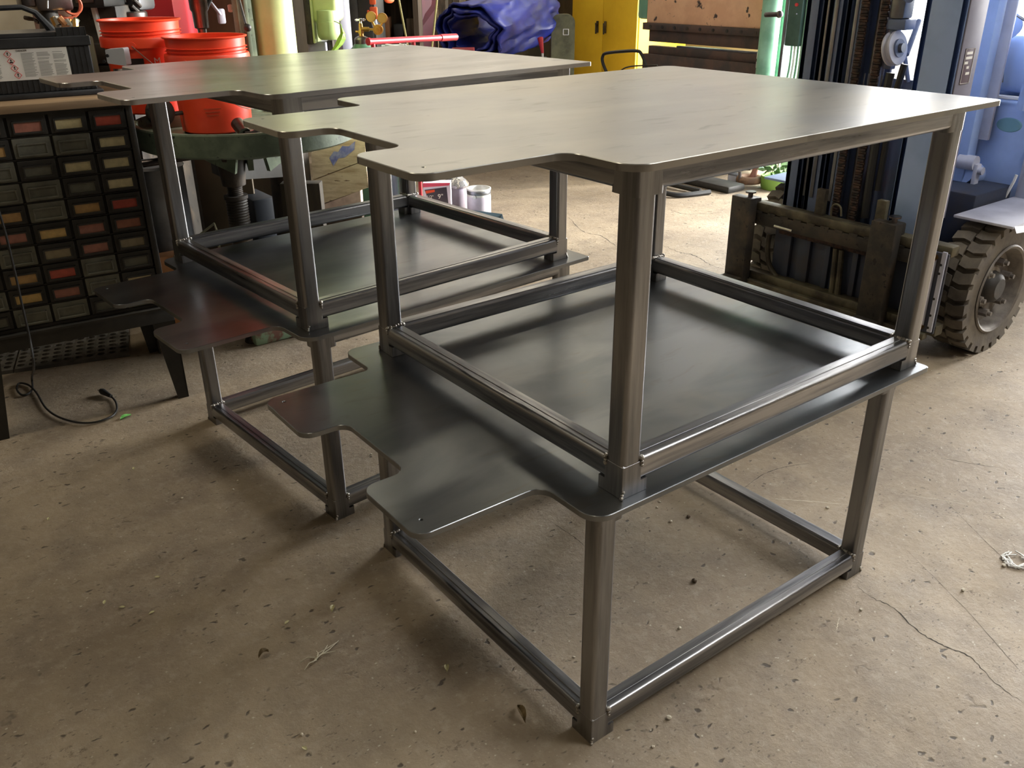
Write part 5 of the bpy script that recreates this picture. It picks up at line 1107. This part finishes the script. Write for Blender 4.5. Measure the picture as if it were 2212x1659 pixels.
for q_ in ((-.005, .012), (-.022, -.008)): MB(True).cyl(m2 @ Vector((q_[0], .052-.104, q_[1])), m2 @ Vector((q_[0], -.048, q_[1])), .006, n=14).build('block_hole', CABLE, kbo)
MB(True).cyl(m2 @ Vector((.0, .02, -.075)), m2 @ Vector((.0, .02, -.04)), .022, n=20).build('clear_knob', CHROME, sw)
m3 = Matrix.Translation(DP(280, 40, 4.05).xy.to_3d()) @ Matrix.Rotation(math.atan2(wv.y, wv.x), 4, 'Z')
ch_ = thing('lathe_chuck', 'silver lathe chuck and grey headstock above the rear bucket', 'machine', (m3[0][3], m3[1][3], 0))
MB(True).lathe([(0, 1.35), (.075, 1.35), (.08, 1.36), (.08, 1.425), (.074, 1.43), (0, 1.43)], (m3[0][3], m3[1][3], 0), 40).build('chuck', GUNM, ch_)
MB(True).box(-.10, .07, .02, .3, 0, 1.28, .01, m3).build('lower_casting', DARKM, ch_)
MB(True).box(-.10, .07, .02, .3, 1.28, 1.36, .01, m3).box(-.09, .06, .0, .2, 1.43, 1.75, .02, m3).build('headstock', GALV, ch_)
for s_, z in ((-.06, 1.47), (-.02, 1.50), (.03, 1.455), (.045, 1.48)): MB(True).cyl(m3 @ Vector((s_, -.03, z)), m3 @ Vector((s_+.015, .0, z-.03)), .010, n=10).build('lever', DARKM, ch_)
rc, rcm, rcw = face_box('red_cabinet', CRIM, 'crimson steel cabinet behind the orange buckets', 'cabinet', 300, 381, 4.5, 1.9, .35, 1.16)
face_box('cabinet_plinth', BLACKM, 'dark cabinet base carrying the crimson cabinet', 'base', 300, 381, 4.5, 1.158, .35)
bb = DP(500, 60, 4.6); face_box('brown_board', WALLD, 'dark brown board behind the drill press spindle', 'panel', 388, 560, 5.0, 2.1, .04)
c = DP(478, 34, 4.05)
MB(True).box(c.x-.018, c.x+.018, c.y-.01, c.y+.01, c.z-.035, c.z+.03, .008).cyl(c, Vector((hp_.x, hp_.y, c.z+.14)), .007).build('depth_stop', FORKG, dp)

# ------------------------------------------------------------------ bits on the floor
def leaf(label, px, py, L_, w_, rot, mat, cat='leaf', name='fallen_leaf', curl=.006, group=None):
    p = G(px, py); mb = MB(); n = 7; rr2 = []
    for i in range(n):
        t_ = i/(n-1); h_ = w_*math.sin(math.pi*min(1, t_*1.02))**.8*(1-.3*t_)+.0004; z = .002+curl*math.sin(t_*3.1)
        rr2.append([(t_*L_-L_/2, -h_, z+curl*.8), (t_*L_-L_/2, 0, z), (t_*L_-L_/2, h_, z+curl*.8)])
    m2 = Matrix.Translation((p.x, p.y, 0)) @ Matrix.Rotation(rot, 4, 'Z')
    for a_, b_2 in zip(rr2, rr2[1:]):
        for k in (0, 1): mb._add([m2 @ Vector(v) for v in (a_[k], a_[k+1], b_2[k+1], b_2[k])]+[m2 @ (Vector(v)-Vector((0, 0, .0008))) for v in (a_[k], a_[k+1], b_2[k+1], b_2[k])], [(0, 1, 2, 3), (7, 6, 5, 4), (0, 4, 5, 1), (1, 5, 6, 2), (2, 6, 7, 3), (3, 7, 4, 0)])
    return solo(mb, name, mat, label, cat, (p.x, p.y, 0), group)
LG = M('fresh_leaf', rgb(96, 176, 84), .5, 0, rgb(130, 200, 110), 60); LP = M('pale_dry_leaf', rgb(190, 184, 140), .6); LB = M('brown_dry_leaf', rgb(130, 112, 78), .7, 0, rgb(90, 76, 54), 60); LY = M('yellow_leaf', rgb(222, 200, 80), .6)
leaf('bright green leaf on the floor beside the power cord', 272, 903, .048, .014, R(20), LG)
leaf('small yellow leaf on the floor between the cabinet leg and the farther stack', 395, 827, .022, .006, R(0), LY)
leaf('pale dry leaf on the floor left of the nearer stack', 719, 1317, .026, .007, R(50), LP)
for px_, py_, w_ in ((289, 1013, 'left of the farther stack, uppermost of the pale ones'), (105, 1122, 'nearest the left edge'), (226, 1302, 'left one of the close pair in the left foreground'), (264, 1313, 'right one of the close pair in the left foreground'), (328, 1325, 'just right of the close pair in the left foreground'), (620, 1346, 'above the straw twigs'), (658, 1618, 'at the bottom edge'), (340, 1248, 'above the close pair in the left foreground')):
    leaf('tiny pale dry leaf '+w_, px_, py_, .017, .0045, px_*.7, LP, curl=.0015, group='tiny pale leaves on the left floor')
leaf('crumpled brown leaf on the floor at the foot of the nearer stack', 1126, 1548, .05, .010, R(75), LB, curl=.014)
leaf('brown curled leaf on the floor left of the straw bits', 570, 1416, .03, .008, R(10), LB, curl=.010)
leaf('small pale curled leaf on the floor near the front edge', 965, 1446, .022, .007, R(60), LP)
p = G(680, 1425); tw_ = MB(); random.seed(2)
for a_, l_ in ((0, .05), (25, .06), (-30, .04), (60, .03), (150, .03), (190, .035), (10, .07)):
    q_ = Vector((p.x+random.uniform(-.012, .012), p.y+random.uniform(-.012, .012), .004)); tw_.tube([q_, q_+Vector((math.cos(R(a_))*l_*.65, math.sin(R(a_))*l_*.5, .004)), q_+Vector((math.cos(R(a_+12))*l_*1.25, math.sin(R(a_+12))*l_, -.001))], [.0016, .0014, .0008], 6)
solo(tw_, 'straw_twigs', M('bleached_straw', rgb(206, 200, 180), .7), 'little bunch of bleached straw twigs on the floor left of the nearer stack', 'twigs', (p.x, p.y, 0))
p = G(2197, 1213); sw_ = MB()
for i in range(26):
    a_ = random.uniform(0, 6.28); r_ = random.uniform(.02, .04); q_ = Vector((p.x+r_*math.cos(a_), p.y+r_*math.sin(a_), .004)); v_ = Vector((-math.sin(a_+random.uniform(-.6, .6)), math.cos(a_+random.uniform(-.6, .6)), 0))*.02
    sw_.tube([q_-v_, q_+Vector((0, 0, .003)), q_+v_], .0022, 6)
solo(sw_, 'plastic_shavings', WHITEP, 'ring of white plastic shavings on the floor at the right edge', 'shavings', (p.x, p.y, 0))
STN = M('pale_stone_chip', rgb(206, 198, 180), .8); STD = M('dark_stone_chip', rgb(70, 56, 44), .8, 0, rgb(120, 104, 86), 90)
SL = ['under the lower nearer table, left chip of the pair by its plate edge', 'under the lower nearer table, right chip of the pair by its plate edge', 'under the lower nearer table, beside the dark round stone', 'round one under the lower nearer table', 'elongated one in the middle of the floor inside the nearer frame', 'lone chip near the front right rail inside the nearer frame', 'inside the farther stack base frame, near the notch of the plate', 'left of the farther stack front foot, left of a pair', 'left of the farther stack front foot, upper of a pair', 'left of the farther stack, farthest left of the row', 'just right of the foremost table foot', 'below the foremost table foot at the front edge', 'beside the rear leg inside the nearer frame', 'right edge, just left of the white shavings', 'right of the nearer stack, below the front right foot', 'far right, below the white shavings', 'inside the nearer frame close to the front corner', 'bottom edge left of centre', 'inside the nearer frame, just right of the foremost leg', 'bottom edge near the middle', 'under the nearer plate arm, beside the left foot']
st_ = [(1425, 1085, .006, 0), (1419, 1097, .006, 0), (1449, 1128, .008, 0), (1487, 1118, .012, 1), (1500, 1257, .014, 1), (1468, 1358, .007, 0), (802, 982, .005, 0), (504, 1058, .006, 0), (513, 1039, .005, 0), (393, 1077, .006, 0), (1445, 1552, .009, 0), (1410, 1614, .006, 0), (1787, 1098, .008, 0), (2168, 1223, .009, 0), (1860, 1318, .007, 0), (2080, 1276, .008, 0), (1445, 1450, .005, 0), (652, 1588, .006, 0), (1240, 1420, .005, 0), (897, 1582, .005, 0), (905, 1118, .005, 1)]
proto = {}
for q_, (x, y, r_, k) in enumerate(st_):
    p = G(x, y)
    if k not in proto:
        mb = MB().ball((0, 0, .6), 1, (1, .75, .6), 10); o_ = mb.build('stone_chip', (STN, STD)[k], None, jit=.35, jscale=1.7, ang=20); proto[k] = o_
    else: o_ = proto[k].copy(); COL.objects.link(o_)
    o_.location = (p.x, p.y, -.001); r_ *= (.8, .62)[k]; o_.scale = (r_, r_, r_); o_.rotation_euler = (0, 0, x)
    tag(o_, ('pale chip ', 'dark chip ')[k]+SL[q_], 'stone', ('pale chips scattered on the floor', 'dark chips scattered on the floor')[k])
